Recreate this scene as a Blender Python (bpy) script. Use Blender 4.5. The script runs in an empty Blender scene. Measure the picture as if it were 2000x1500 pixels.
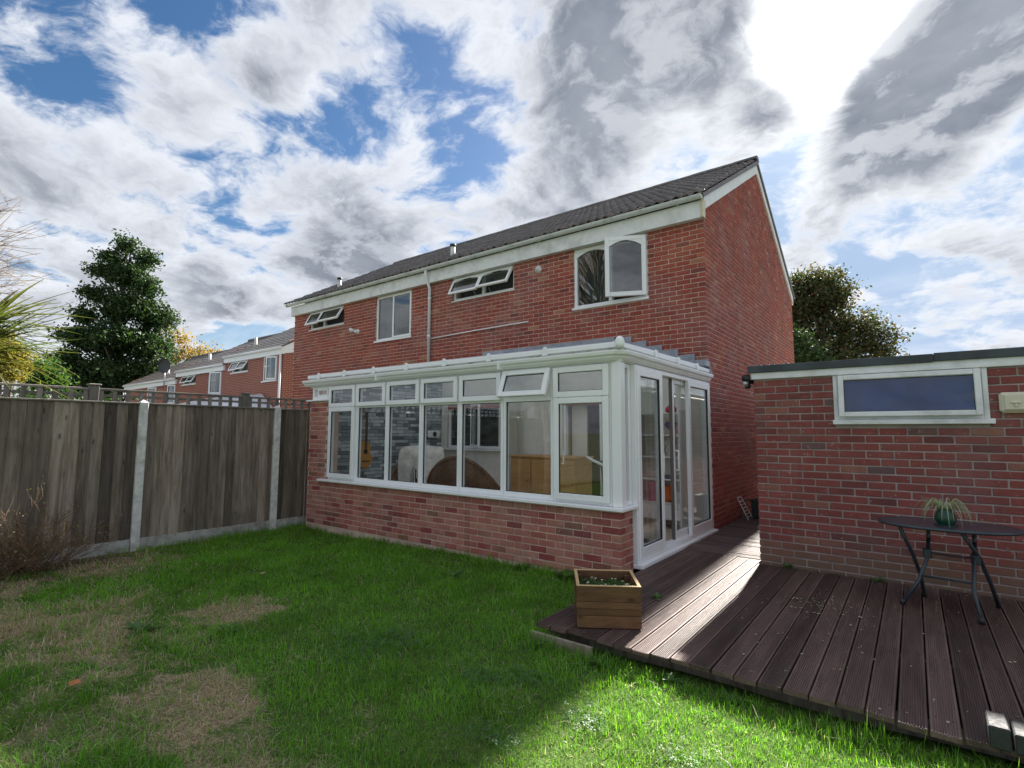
import bpy, math, random
import numpy as np
from mathutils import Vector, Matrix
random.seed(7); RNG = np.random.default_rng(7)
R = math.radians
SC = bpy.context.scene
COL = SC.collection

# ------------------------------------------------------------------ camera
F_PX, YAW, PITCH, ROLL, CAM_H = 1021.4, 37.44, 5.25, 0.22, 1.394   # focal length in px of a 2000 px wide picture
def cam_axes():
    y, p, r = R(YAW), R(PITCH), R(ROLL)
    fw = Vector((-math.sin(y)*math.cos(p), math.cos(y)*math.cos(p), math.sin(p)))
    rt = Vector((math.cos(y), math.sin(y), 0)); up = rt.cross(fw)
    return fw, math.cos(r)*rt + math.sin(r)*up, -math.sin(r)*rt + math.cos(r)*up
FW, RT, UP = cam_axes()
CAM = Vector((0, 0, CAM_H))
cd = bpy.data.cameras.new('camera'); cam = bpy.data.objects.new('camera', cd); COL.objects.link(cam)
cd.sensor_width = 36; cd.lens = F_PX/2000*36; cd.clip_start = 0.05; cd.clip_end = 2000
m = Matrix((RT, UP, -FW)).transposed().to_4x4(); m.translation = CAM; cam.matrix_world = m
SC.camera = cam
def ray(x, y): return (FW + RT*((x-1000)/F_PX) - UP*((y-750)/F_PX)).normalized()
def at_dist(x, y, d):           # point at horizontal distance d in the direction of a pixel
    r = ray(x, y); return CAM + r*(d/math.hypot(r.x, r.y))

# ------------------------------------------------------------------ light
SUN_EL, SUN_AZ = 35.6, -4.4     # azimuth from +Y towards +X
sd = Vector((math.sin(R(SUN_AZ))*math.cos(R(SUN_EL)), math.cos(R(SUN_AZ))*math.cos(R(SUN_EL)), math.sin(R(SUN_EL))))
ld = bpy.data.lights.new('sun', 'SUN'); sun = bpy.data.objects.new('sun', ld); COL.objects.link(sun)
ld.energy = 5.0; ld.angle = R(1.3); ld.color = (1, .94, .85)
sun.rotation_euler = (-sd).to_track_quat('-Z', 'Y').to_euler(); sun.location = (0, 20, 20)
SC.view_settings.view_transform = 'Standard'; SC.view_settings.look = 'None'
SC.view_settings.exposure = 1.95; SC.view_settings.gamma = 1
SC.cycles.use_denoising = True; SC.cycles.max_bounces = 8; SC.cycles.transparent_max_bounces = 16
SC.cycles.caustics_reflective = False; SC.cycles.caustics_refractive = False

class NT:                        # small helper to write node trees
    def __init__(s, tree): s.t = tree; s.n = tree.nodes; s.l = tree.links
    def new(s, kind, **kw):
        n = s.n.new(kind)
        for k, v in kw.items(): setattr(n, k, v)
        return n
    def put(s, sock, v):
        if isinstance(v, bpy.types.NodeSocket): s.l.new(v, sock)
        elif v is not None: sock.default_value = v
    def math(s, op, a, b=None, c=None, clamp=False):
        n = s.new('ShaderNodeMath', operation=op, use_clamp=clamp)
        for i, v in enumerate((a, b, c)):
            if v is not None: s.put(n.inputs[i], v)
        return n.outputs[0]
    def vmath(s, op, a, b=None, scale=None):
        n = s.new('ShaderNodeVectorMath', operation=op); s.put(n.inputs[0], a)
        if b is not None: s.put(n.inputs[1], b)
        if scale is not None: s.put(n.inputs['Scale'], scale)
        return n.outputs['Value'] if op in ('DOT_PRODUCT', 'LENGTH') else n.outputs['Vector']
    def smooth(s, v, a, b, lo=0.0, hi=1.0):
        n = s.new('ShaderNodeMapRange', interpolation_type='SMOOTHSTEP', clamp=True)
        for i, q in enumerate((v, a, b, lo, hi)): s.put(n.inputs[i], q)
        return n.outputs[0]
    def mix(s, f, a, b, blend='MIX'):
        n = s.new('ShaderNodeMix', data_type='RGBA', blend_type=blend, clamp_factor=True)
        s.put(n.inputs[0], f)
        for i, v in ((6, a), (7, b)):
            s.put(n.inputs[i], (*v, 1) if isinstance(v, tuple) and len(v) == 3 else v)
        return n.outputs[2]
    def ramp(s, f, stops, interp='LINEAR'):
        n = s.new('ShaderNodeValToRGB'); cr = n.color_ramp; cr.interpolation = interp
        while len(cr.elements) < len(stops): cr.elements.new(.5)
        for e, (p, c) in zip(cr.elements, stops): e.position = p; e.color = (*c, 1)
        s.put(n.inputs[0], f); return n.outputs[0]
    def noise(s, vec, scale, detail=4, rough=.55, dist=0, dims='3D', out=0):
        n = s.new('ShaderNodeTexNoise', noise_dimensions=dims)
        s.put(n.inputs['Vector'], vec)
        for k, v in (('Scale', scale), ('Detail', detail), ('Roughness', rough), ('Distortion', dist)): s.put(n.inputs[k], v)
        return n.outputs[out]

def build_world():
    w = bpy.data.worlds.new('World'); SC.world = w; w.use_nodes = True
    w.cycles.sampling_method = 'MANUAL'; w.cycles.sample_map_resolution = 512
    w.node_tree.nodes.clear(); k = NT(w.node_tree)
    sky = k.new('ShaderNodeTexSky', sky_type='NISHITA', sun_disc=False)
    sky.sun_elevation = R(SUN_EL); sky.sun_rotation = R(SUN_AZ); sky.air_density = 1.0; sky.dust_density = .6; sky.ozone_density = 2.0
    d = k.vmath('NORMALIZE', k.new('ShaderNodeTexCoord').outputs['Generated'])
    sx = k.new('ShaderNodeSeparateXYZ'); k.put(sx.inputs[0], d)
    zc = k.math('ADD', k.math('MAXIMUM', sx.outputs[2], 0.0), .27)
    cb = k.new('ShaderNodeCombineXYZ')
    k.put(cb.inputs[0], k.math('DIVIDE', sx.outputs[0], zc)); k.put(cb.inputs[1], k.math('DIVIDE', sx.outputs[1], zc))
    p = cb.outputs[0]
    wn = k.vmath('SUBTRACT', k.noise(p, 2.2, 5, .55, out=1), (.5, .5, .5))
    pw = k.vmath('ADD', p, k.vmath('SCALE', wn, scale=.30))
    spt = (sd.x/(sd.z+.27), sd.y/(sd.z+.27), 0)
    off = k.vmath('SCALE', k.vmath('NORMALIZE', k.vmath('SUBTRACT', spt, p)), scale=.055)
    pw2 = k.vmath('ADD', pw, off)
    def density(v): return k.math('ADD', k.math('MULTIPLY', k.noise(v, 1.7, 3, .5), .50), k.math('MULTIPLY', k.noise(v, 4.6, 10, .62), .62))
    D0 = density(pw); D = D0
    slope = k.smooth(k.math('SUBTRACT', D0, density(pw2)), -.055, .075)       # thinner towards the sun: lit flank
    for (x, y), kk, a in CLOUDS:
        v = ray(x, y); g = k.math('MAXIMUM', k.vmath('DOT_PRODUCT', d, tuple(v)), 0.0)
        D = k.math('MULTIPLY_ADD', k.math('POWER', g, kk), a, D)
    D = k.math('ADD', D, -.027)
    alpha = k.smooth(D, .440, .545)
    thick = k.smooth(D, .445, .68)
    sdot = k.math('MAXIMUM', k.vmath('DOT_PRODUCT', d, tuple(sd)), 0.0)
    near = k.math('POWER', sdot, 14.0)
    glow = k.math('MULTIPLY', k.math('POWER', sdot, 60.0), .10)
    glow = k.math('ADD', glow, k.math('MULTIPLY', k.math('POWER', sdot, 500.0), 2.2))
    tr = k.smooth(k.vmath('DOT_PRODUCT', d, tuple(sd)), -.2, 1.0)        # backlit clouds are grey, clouds away from the sun are lit
    lit = k.mix(near, (.245, .255, .275), (.285, .29, .30)); core = k.mix(tr, (.130, .139, .155), (.066, .077, .095))
    shade = k.math('MULTIPLY', thick, k.math('SUBTRACT', 1.12, k.math('MULTIPLY', slope, k.math('SUBTRACT', .85, k.math('MULTIPLY', thick, .35)))), clamp=True)
    mott = k.smooth(k.noise(pw, 2.6, 7, .58), .30, .70)                     # uneven cloud bases
    core = k.mix(mott, k.mix(1.0, core, (.78, .78, .80), 'MULTIPLY'), k.mix(.16, core, lit))
    cloud = k.mix(shade, lit, core)
    gl = k.math('MULTIPLY', glow, k.math('SUBTRACT', 1.0, k.math('MULTIPLY', thick, .86)))
    # thin high veil towards the horizon
    veil = k.math('MULTIPLY', k.noise(k.vmath('MULTIPLY', p, (1.0, 2.2, 1)), 2.2, 8, .6), k.smooth(sx.outputs[2], .55, .05))
    hs = k.new('ShaderNodeHueSaturation'); k.put(hs.inputs['Saturation'], 1.25); k.put(hs.inputs['Value'], .31); k.put(hs.inputs['Color'], sky.outputs[0])
    blue = k.mix(1.0, hs.outputs[0], (.1, .1, .1), 'MULTIPLY')
    blue = k.mix(1.0, blue, (.118, .158, .22), 'DARKEN')
    base = k.mix(k.smooth(veil, .25, .75, 0, .8), blue, (.225, .243, .27))
    col = k.mix(alpha, base, cloud)
    col = k.mix(1.0, col, k.mix(gl, (0, 0, 0), (1, 1, 1)), 'ADD')
    n = k.new('ShaderNodeVectorMath', operation='SCALE'); k.put(n.inputs[0], col); n.inputs['Scale'].default_value = 10
    extra = k.new('ShaderNodeCombineXYZ'); g2 = k.math('MULTIPLY', k.math('MAXIMUM', k.math('SUBTRACT', gl, 1.0), 0.0), 10.0)
    for i in range(3): k.put(extra.inputs[i], g2)
    bg = k.new('ShaderNodeBackground'); bg.inputs['Strength'].default_value = 0.1
    k.put(bg.inputs['Color'], k.vmath('ADD', n.outputs[0], extra.outputs[0]))
    o = k.new('ShaderNodeOutputWorld'); k.l.new(bg.outputs[0], o.inputs[0])
# (direction of a cloud bank or a blue gap, tightness, amount)
CLOUDS = [((300, 20), 70, -.14), ((110, 170), 260, -.15), ((600, 190), 500, -.05), ((660, 250), 700, -.11), ((720, 310), 700, -.09), ((820, 90), 500, -.08),
          ((420, 370), 900, -.08), ((480, 655), 500, -.20), ((1850, 430), 260, -.12), ((1960, 270), 300, -.12), ((1740, 620), 300, -.14),
          ((1620, 50), 260, -.18), ((1615, 190), 500, -.14), ((1590, 400), 200, -.05), ((900, 330), 400, -.07),
          ((250, 150), 200, .06), ((450, 260), 200, .07), ((60, 330), 120, .08), ((330, 420), 200, .06), ((680, 440), 250, .10), ((580, 90), 250, .07),
          ((1180, 160), 110, .18), ((1330, 80), 200, .10), ((1420, 130), 400, .12), ((1700, 190), 500, .10), ((1060, 270), 200, .06), ((1500, 190), 900, .20), ((1780, 210), 200, .20), ((1930, 110), 180, .18), ((1680, 280), 700, .12),
          ((1150, 360), 300, .05), ((1880, 340), 500, .08), ((1600, 500), 700, .10), ((1850, 560), 200, .05), ((420, 600), 500, .14)]
build_world()

# ------------------------------------------------------------------ materials
MATS = {}
def mat(name, col=(.5, .5, .5), rough=.6, metal=0, spec=.5, var=.0, vscale=8, bump=0, bscale=60, stretch=(1, 1, 1), dirt=None, dirt_amt=.5, dscale=2.5, rnd=0):
    if name in MATS: return MATS[name]
    m = bpy.data.materials.new(name); m.use_nodes = True; k = NT(m.node_tree)
    b = k.n['Principled BSDF']; b.inputs['Roughness'].default_value = rough; b.inputs['Metallic'].default_value = metal
    b.inputs['Specular IOR Level'].default_value = spec
    pos = k.vmath('MULTIPLY', k.new('ShaderNodeNewGeometry').outputs['Position'], stretch)
    c = (*col, 1)
    if var:
        n = k.noise(pos, vscale, 5, .6)
        c = k.mix(k.smooth(n, .3, .7), tuple(x*(1-var) for x in col), tuple(min(1, x*(1+var)) for x in col))
    if rnd:
        oi = k.new('ShaderNodeObjectInfo').outputs['Random']; isl = k.new('ShaderNodeNewGeometry').outputs['Random Per Island']
        rv = k.math('FRACT', k.math('MULTIPLY_ADD', isl, 7.31, oi))
        hs = k.new('ShaderNodeHueSaturation'); k.put(hs.inputs['Color'], c); k.put(hs.inputs['Value'], k.math('MULTIPLY_ADD', rv, 2*rnd, 1-rnd)); c = hs.outputs[0]
    if dirt:
        n = k.noise(pos, dscale, 7, .65)
        c = k.mix(k.math('MULTIPLY', k.smooth(n, .48, .72), dirt_amt), c, dirt)
    k.put(b.inputs['Base Color'], c)
    if bump:
        n = k.noise(pos, bscale, 5, .6); bn = k.new('ShaderNodeBump'); bn.inputs['Strength'].default_value = bump; bn.inputs['Distance'].default_value = .01
        k.put(bn.inputs['Height'], n); k.l.new(bn.outputs[0], b.inputs['Normal'])
        k.put(b.inputs['Roughness'], k.smooth(n, .2, .8, max(0, rough-.1), min(1, rough+.1)))
    MATS[name] = m; return m

def brick_mat(name, stops, speck=.25, streak=1.0, stain=(.55, .45, .42), stain_amt=.3, low_dirt=None):
    m = bpy.data.materials.new(name); m.use_nodes = True; k = NT(m.node_tree); b = k.n['Principled BSDF']
    b.inputs['Roughness'].default_value = .85; b.inputs['Specular IOR Level'].default_value = .3
    g = k.new('ShaderNodeNewGeometry'); pos = g.outputs['Position']; oi = k.new('ShaderNodeObjectInfo').outputs['Random']
    rv = k.math('FRACT', k.math('MULTIPLY_ADD', g.outputs['Random Per Island'], 7.31, oi))
    c = k.ramp(rv, stops)
    seed = k.vmath('ADD', pos, k.vmath('SCALE', (3.1, 1.7, 9.2), scale=rv))
    st = k.vmath('MULTIPLY', seed, (1, 1, 4.0*streak))
    n1 = k.noise(st, 26, 6, .7); n2 = k.noise(pos, 1.3, 6, .6); n3 = k.noise(seed, 9, 3, .5)
    hs = k.new('ShaderNodeHueSaturation'); k.put(hs.inputs['Color'], c)
    k.put(hs.inputs['Value'], k.math('ADD', k.smooth(n1, .25, .75, 1-speck, 1+speck), k.math('MULTIPLY', k.math('SUBTRACT', n3, .5), .5)))
    k.put(hs.inputs['Saturation'], k.smooth(n2, .3, .7, .85, 1.1))
    c = k.mix(k.math('MULTIPLY', k.smooth(n2, .52, .72), stain_amt), hs.outputs[0], stain)
    c = k.mix(k.math('MULTIPLY', k.smooth(k.noise(seed, 30, 3, .6), .62, .74), .45), c, (.62, .52, .48))
    run = k.noise(k.vmath('MULTIPLY', pos, (2.6, 2.6, .22)), 2.2, 6, .6)
    c = k.mix(k.math('MULTIPLY', k.smooth(run, .52, .74), .45), c, (.11, .055, .045))
    if low_dirt:
        sz = k.new('ShaderNodeSeparateXYZ'); k.put(sz.inputs[0], pos)
        f = k.smooth(k.math('MULTIPLY_ADD', k.noise(pos, 3, 5, .6), .4, k.math('SUBTRACT', sz.outputs[2], .2)), .42, .02)
        c = k.mix(k.math('MULTIPLY', f, .75), c, low_dirt)
    k.put(b.inputs['Base Color'], c)
    bn = k.new('ShaderNodeBump'); bn.inputs['Strength'].default_value = .55; bn.inputs['Distance'].default_value = .008
    k.put(bn.inputs['Height'], k.math('ADD', n1, n3)); k.l.new(bn.outputs[0], b.inputs['Normal'])
    MATS[name] = m; return m

BR_HOUSE = brick_mat('house_brick', [(0, (.27, .060, .048)), (.3, (.33, .080, .062)), (.6, (.29, .068, .053)), (.8, (.37, .115, .08)), (.93, (.19, .048, .044)), (1, (.42, .19, .12))], .16, .8, stain=(.55, .26, .16), stain_amt=.25)
BR_CONS = brick_mat('conservatory_brick', [(0, (.37, .145, .118)), (.25, (.43, .195, .155)), (.5, (.34, .105, .085)), (.7, (.41, .215, .15)), (.84, (.27, .062, .06)), (.93, (.21, .055, .052)), (1, (.23, .125, .08))], .22, .6, stain=(.55, .30, .25), stain_amt=.35)
BR_GAR = brick_mat('garage_brick', [(0, (.215, .060, .055)), (.35, (.26, .077, .066)), (.65, (.23, .062, .056)), (.85, (.15, .052, .050)), (.95, (.31, .13, .09)), (1, (.11, .075, .08))], .2, 2.4, stain=(.36, .22, .20), stain_amt=.22, low_dirt=(.17, .13, .085))
MORTAR = mat('mortar', (.60, .44, .37), .9, var=.15, vscale=5, bump=.4, bscale=150)
MORTAR_G = mat('garage_mortar', (.33, .28, .265), .9, var=.2, vscale=5, bump=.4, bscale=150)
UPVC = mat('white_upvc', (.85, .86, .875), .32, dirt=(.62, .62, .60), dirt_amt=.18, dscale=3)
PAINT = mat('weathered_white_paint', (.76, .77, .78), .6, var=.06, dirt=(.42, .42, .40), dirt_amt=.55, dscale=3.2, bump=.15, bscale=40)
GUT = mat('weathered_gutter', (.62, .64, .65), .5, dirt=(.24, .25, .23), dirt_amt=.7, dscale=4)
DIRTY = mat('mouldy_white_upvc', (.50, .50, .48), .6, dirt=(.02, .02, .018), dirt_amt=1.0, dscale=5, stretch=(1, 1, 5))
LEAD = mat('lead_flashing', (.30, .33, .38), .5, metal=.3, var=.2, vscale=7, bump=.3, bscale=14)
TILE = mat('roof_tile', (.115, .098, .092), .48, var=.25, vscale=6, bump=.5, bscale=90, dirt=(.20, .19, .16), dirt_amt=.55, dscale=5, rnd=.22)
FELT = mat('roofing_felt', (.055, .068, .078), .7, var=.25, vscale=4, bump=.5, bscale=200)
CONC = mat('weathered_concrete', (.62, .62, .60), .9, var=.15, vscale=14, bump=.5, bscale=70, dirt=(.2, .19, .16), dirt_amt=.55, dscale=6)
CONC_D = mat('stained_gravel_board', (.36, .355, .335), .9, var=.25, vscale=9, bump=.5, bscale=70, dirt=(.10, .09, .07), dirt_amt=.8, dscale=4)
DARK = mat('dark_room', (.05, .05, .055), .9)
CREAM = mat('cream_plaster', (.76, .72, .65), .85, var=.04, bump=.08, bscale=40)
def wood_mat(name, a, b2, stretch, rough=.8, knots=True, green=None, rnd=.25):
    m = bpy.data.materials.new(name); m.use_nodes = True; k = NT(m.node_tree); b = k.n['Principled BSDF']; b.inputs['Roughness'].default_value = rough
    b.inputs['Specular IOR Level'].default_value = .3
    g = k.new('ShaderNodeNewGeometry'); oi = k.new('ShaderNodeObjectInfo').outputs['Random']
    rv = k.math('FRACT', k.math('MULTIPLY_ADD', g.outputs['Random Per Island'], 7.31, oi))
    pos = k.vmath('ADD', g.outputs['Position'], k.vmath('SCALE', (5.0, 3.0, 7.0), scale=rv))
    p2 = k.vmath('MULTIPLY', pos, stretch)
    n = k.noise(p2, 22, 7, .65, .6); n2 = k.noise(p2, 5, 4, .6, 1.2)
    c = k.mix(k.smooth(k.math('ADD', k.math('MULTIPLY', n, .6), k.math('MULTIPLY', n2, .4)), .33, .67), a, b2)
    hs = k.new('ShaderNodeHueSaturation'); k.put(hs.inputs['Color'], c); k.put(hs.inputs['Value'], k.math('MULTIPLY_ADD', rv, 2*rnd, 1-rnd)); c = hs.outputs[0]
    if knots:
        v = k.new('ShaderNodeTexVoronoi'); k.put(v.inputs['Vector'], k.vmath('MULTIPLY', pos, tuple(.35+.65*s for s in stretch))); v.inputs['Scale'].default_value = 7
        c = k.mix(k.smooth(v.outputs['Distance'], .16, .05, 0, .7), c, tuple(x*.3 for x in a))
    if green:
        c = k.mix(k.math('MULTIPLY', k.smooth(k.noise(g.outputs['Position'], 1.6, 6, .6), .5, .75), .6), c, green)
    k.put(b.inputs['Base Color'], c)
    bn = k.new('ShaderNodeBump'); bn.inputs['Strength'].default_value = .5; bn.inputs['Distance'].default_value = .006
    k.put(bn.inputs['Height'], n); k.l.new(bn.outputs[0], b.inputs['Normal'])
    MATS[name] = m; return m
FENCE = wood_mat('weathered_fence_board', (.105, .080, .061), (.28, .236, .195), (1, 1, .09), .85, green=(.11, .095, .07), rnd=.60)
TRELLIS = wood_mat('weathered_trellis', (.14, .125, .11), (.25, .23, .205), (1, 1, .15), .85, knots=False)
DECK = wood_mat('stained_decking', (.074, .047, .043), (.145, .096, .086), (1, .10, 1), .5, knots=False, green=(.05, .048, .038), rnd=.30)
DECKX = wood_mat('stained_decking_cross', (.085, .056, .052), (.16, .11, .10), (.10, 1, 1), .55, knots=False, rnd=.18)
PLANT_W = wood_mat('planter_timber', (.085, .042, .021), (.175, .088, .042), (.25, .25, 1), .6, rnd=.18)
OAK = wood_mat('honey_wood', (.42, .22, .075), (.52, .29, .11), (.3, 1, 1), .5, knots=False, rnd=.04)
WICKER = mat('brown_wicker', (.14, .072, .04), .6, var=.35, vscale=40, bump=.5, bscale=130)

def glass_mat(name, tint=(.86, .90, .88), base=.10, rough=0.0):
    m = bpy.data.materials.new(name); m.use_nodes = True; k = NT(m.node_tree); k.n.clear()
    lw = k.new('ShaderNodeLayerWeight'); lw.inputs['Blend'].default_value = .5
    f = k.math('MULTIPLY_ADD', k.math('POWER', lw.outputs['Facing'], 5.0), 1-base, base, clamp=True)
    t = k.new('ShaderNodeBsdfTransparent'); t.inputs[0].default_value = (*tint, 1)
    g = k.new('ShaderNodeBsdfGlossy'); g.inputs['Roughness'].default_value = rough
    bn = k.new('ShaderNodeBump'); bn.inputs['Strength'].default_value = .02; bn.inputs['Distance'].default_value = .02
    k.put(bn.inputs['Height'], k.noise(k.new('ShaderNodeNewGeometry').outputs['Position'], 2.2, 1, .4)); k.l.new(bn.outputs[0], g.inputs['Normal'])
    x = k.new('ShaderNodeMixShader'); k.put(x.inputs[0], f); k.l.new(t.outputs[0], x.inputs[1]); k.l.new(g.outputs[0], x.inputs[2])
    o = k.new('ShaderNodeOutputMaterial'); k.l.new(x.outputs[0], o.inputs[0]); MATS[name] = m; return m
GLASS = glass_mat('window_glass', (.97, .985, .98), .05); GLASS_UP = glass_mat('upper_window_glass', (.60, .64, .64), .15); GLASS_G = glass_mat('garage_window_glass', (.70, .82, 1.0), .05)  # garage glass tinted blue as part of its painted sky reflection
def roof_glaze():
    m = bpy.data.materials.new('polycarbonate_roof'); m.use_nodes = True; k = NT(m.node_tree); k.n.clear()
    a = k.new('ShaderNodeBsdfTranslucent'); a.inputs[0].default_value = (.8, .82, .82, 1); d = k.new('ShaderNodeBsdfTransparent'); d.inputs[0].default_value = (.96, .97, .97, 1)
    g = k.new('ShaderNodeBsdfGlossy'); g.inputs['Roughness'].default_value = .15
    x = k.new('ShaderNodeMixShader'); x.inputs[0].default_value = .92; k.l.new(a.outputs[0], x.inputs[1]); k.l.new(d.outputs[0], x.inputs[2])
    y = k.new('ShaderNodeMixShader'); y.inputs[0].default_value = .08; k.l.new(x.outputs[0], y.inputs[1]); k.l.new(g.outputs[0], y.inputs[2])
    o = k.new('ShaderNodeOutputMaterial'); k.l.new(y.outputs[0], o.inputs[0]); return m
POLY = roof_glaze()
def leaf_mat(name, cols, trans=.45, attr=None, rough=.55):
    m = bpy.data.materials.new(name); m.use_nodes = True; k = NT(m.node_tree); k.n.clear()
    if attr:
        a = k.new('ShaderNodeAttribute'); a.attribute_name = attr; c = a.outputs['Color']
    else:
        g = k.new('ShaderNodeNewGeometry')
        rv = k.math('FRACT', k.math('MULTIPLY_ADD', g.outputs['Random Per Island'], 5.17, k.noise(g.outputs['Position'], .55, 2, .5)))
        c = k.ramp(rv, [(i/max(1, len(cols)-1), q) for i, q in enumerate(cols)])
    d = k.new('ShaderNodeBsdfPrincipled'); k.put(d.inputs['Base Color'], c); d.inputs['Roughness'].default_value = rough; d.inputs['Specular IOR Level'].default_value = .35
    t = k.new('ShaderNodeBsdfTranslucent'); k.put(t.inputs[0], k.mix(1.0, c, (1.25, 1.25, .7), 'MULTIPLY'))
    x = k.new('ShaderNodeMixShader'); x.inputs[0].default_value = trans; k.l.new(d.outputs[0], x.inputs[1]); k.l.new(t.outputs[0], x.inputs[2])
    o = k.new('ShaderNodeOutputMaterial'); k.l.new(x.outputs[0], o.inputs[0]); MATS[name] = m; return m

# ------------------------------------------------------------------ mesh helpers
ABS = {}
def tag(o, label=None, cat=None, group=None, kind=None):
    for a, v in (('label', label), ('category', cat), ('group', group), ('kind', kind)):
        if v: o[a] = v
    return o
def thing(name, loc, label, cat, group=None, rz=0):
    o = bpy.data.objects.new(name, None); COL.objects.link(o); o.location = loc; o.rotation_euler = (0, 0, rz); o.empty_display_size = .2
    ABS[o] = Vector(loc); return tag(o, label, cat, group)
_cs = [(x, y, z) for x in (-1, 1) for y in (-1, 1) for z in (-1, 1)]
def _chamfer_topology():
    ci = {c: i for i, c in enumerate(_cs)}; fs = []
    def orient(f, n):
        pts = []
        for i in f:
            c, a = _cs[i//3], i % 3; pts.append(Vector([c[j]*(1 if j == a else .8) for j in range(3)]))
        nn = (pts[1]-pts[0]).cross(pts[2]-pts[0]); return f if nn.dot(n) > 0 else f[::-1]
    for a in range(3):
        b, c = [q for q in range(3) if q != a]
        for s in (-1, 1):
            r = []
            for sb, sc_ in ((-1, -1), (1, -1), (1, 1), (-1, 1)):
                k = [0]*3; k[a] = s; k[b] = sb; k[c] = sc_; r.append(ci[tuple(k)]*3+a)
            n = Vector((0, 0, 0)); n[a] = s; fs.append(orient(r, n))
        for sb in (-1, 1):
            for sc_ in (-1, 1):
                k1 = [0]*3; k1[a] = -1; k1[b] = sb; k1[c] = sc_; k2 = list(k1); k2[a] = 1
                i1, i2 = ci[tuple(k1)]*3, ci[tuple(k2)]*3
                n = Vector((0, 0, 0)); n[b] = sb; n[c] = sc_; fs.append(orient([i1+b, i2+b, i2+c, i1+c], n))
    for c in _cs: fs.append(orient([ci[c]*3, ci[c]*3+1, ci[c]*3+2], Vector(c)))
    return fs
CHF = _chamfer_topology()
class MB:
    def __init__(s, T=None): s.v = []; s.f = []; s.T = T
    def add(s, vs, fs):
        o = len(s.v); s.v += [s.T(*v) for v in vs] if s.T else [tuple(v) for v in vs]
        s.f += [tuple(i+o for i in f) for f in fs]; return s
    def box(s, x0, x1, y0, y1, z0, z1, c=0):
        lo = (min(x0, x1), min(y0, y1), min(z0, z1)); hi = (max(x0, x1), max(y0, y1), max(z0, z1))
        if not c:
            vs = [(a, b, d) for a in (lo[0], hi[0]) for b in (lo[1], hi[1]) for d in (lo[2], hi[2])]
            return s.add(vs, [(0, 1, 3, 2), (4, 6, 7, 5), (0, 4, 5, 1), (2, 3, 7, 6), (0, 2, 6, 4), (1, 5, 7, 3)])
        c = min(c, *[(hi[i]-lo[i])*.45 for i in range(3)]); vs = []
        for k in _cs:
            for a in range(3):
                vs.append(tuple((hi[i] if k[i] > 0 else lo[i]) - (0 if i == a else k[i]*c) for i in range(3)))
        return s.add(vs, CHF)
    def frame(s, u0, u1, z0, z1, w, d0, d1, c=.006, wb=None, wt=None):     # rectangular frame in the u-z plane
        wb = wb or w; wt = wt or w
        s.box(u0, u0+w, d0, d1, z0, z1, c); s.box(u1-w, u1, d0, d1, z0, z1, c)
        s.box(u0+w, u1-w, d0+.002, d1-.002, z0, z0+wb, c); return s.box(u0+w, u1-w, d0+.002, d1-.002, z1-wt, z1, c)
    def prism(s, poly, a0, a1, axis=0):    # polygon in the two other axes, extruded along axis
        n = len(poly); vs = []
        for a in (a0, a1):
            for p in poly:
                q = list(p); q.insert(axis, a); vs.append(tuple(q))
        return s.add(vs, [tuple(range(n))[::-1], tuple(range(n, 2*n))] + [(i, (i+1) % n, n+(i+1) % n, n+i) for i in range(n)])
    def arch(s, u0, u1, z1, rise, d0, d1, n=10):      # filler between a straight head and an arched light
        P = [(u0, z1-rise)] + [(u0+(u1-u0)*i/n, z1-rise*(2*i/n-1)**2) for i in range(1, n)] + [(u1, z1-rise)]
        for (a, za), (b, zb) in zip(P, P[1:]): s.add([(a, d0, za), (b, d0, zb), (b, d0, z1), (a, d0, z1), (a, d1, za), (b, d1, zb), (b, d1, z1), (a, d1, z1)], [(0, 1, 2, 3), (0, 4, 5, 1), (4, 7, 6, 5)])
        return s
    def tube(s, pts, r, n=8, caps=True, flat=1.0):
        pts = [Vector(p) for p in pts]; rr = r if isinstance(r, (list, tuple)) else [r]*len(pts); vs = []; fs = []
        up = None
        for i, p in enumerate(pts):
            t = (pts[min(i+1, len(pts)-1)] - pts[max(i-1, 0)]).normalized()
            if up is None: up = Vector((0, 0, 1)) if abs(t.z) < .9 else Vector((1, 0, 0))
            a = t.cross(up).normalized(); b = a.cross(t).normalized(); up = b
            for j in range(n):
                q = 2*math.pi*j/n; vs.append(tuple(p + a*math.cos(q)*rr[i] + b*math.sin(q)*rr[i]*flat))
        for i in range(len(pts)-1):
            for j in range(n): fs.append((i*n+j, i*n+(j+1) % n, (i+1)*n+(j+1) % n, (i+1)*n+j))
        if caps: fs += [tuple(range(n))[::-1], tuple(range((len(pts)-1)*n, len(pts)*n))]
        return s.add(vs, fs)
    def lathe(s, prof, c=(0, 0, 0), n=20, sx=1, sy=1):
        vs = [(c[0]+r*sx*math.cos(2*math.pi*j/n), c[1]+r*sy*math.sin(2*math.pi*j/n), c[2]+z) for r, z in prof for j in range(n)]
        fs = [(i*n+j, i*n+(j+1) % n, (i+1)*n+(j+1) % n, (i+1)*n+j) for i in range(len(prof)-1) for j in range(n)]
        return s.add(vs, fs + [tuple(range(n))[::-1], tuple(range((len(prof)-1)*n, len(prof)*n))])
    def build(s, name, m, parent=None, smooth=False, local=False):
        V = np.array(s.v, dtype=float); me = bpy.data.meshes.new(name)
        c = Vector(((V.min(0)+V.max(0))/2).tolist()); base = Vector((0, 0, 0))
        if parent is not None and not local: base = ABS[parent]
        me.from_pydata((V-np.array(c)).tolist(), [], s.f); me.materials.append(m)
        if smooth: me.polygons.foreach_set('use_smooth', [True]*len(me.polygons))
        o = bpy.data.objects.new(name, me); COL.objects.link(o); o.location = c-base; ABS[o] = c
        if parent is not None: o.parent = parent
        return o
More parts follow.
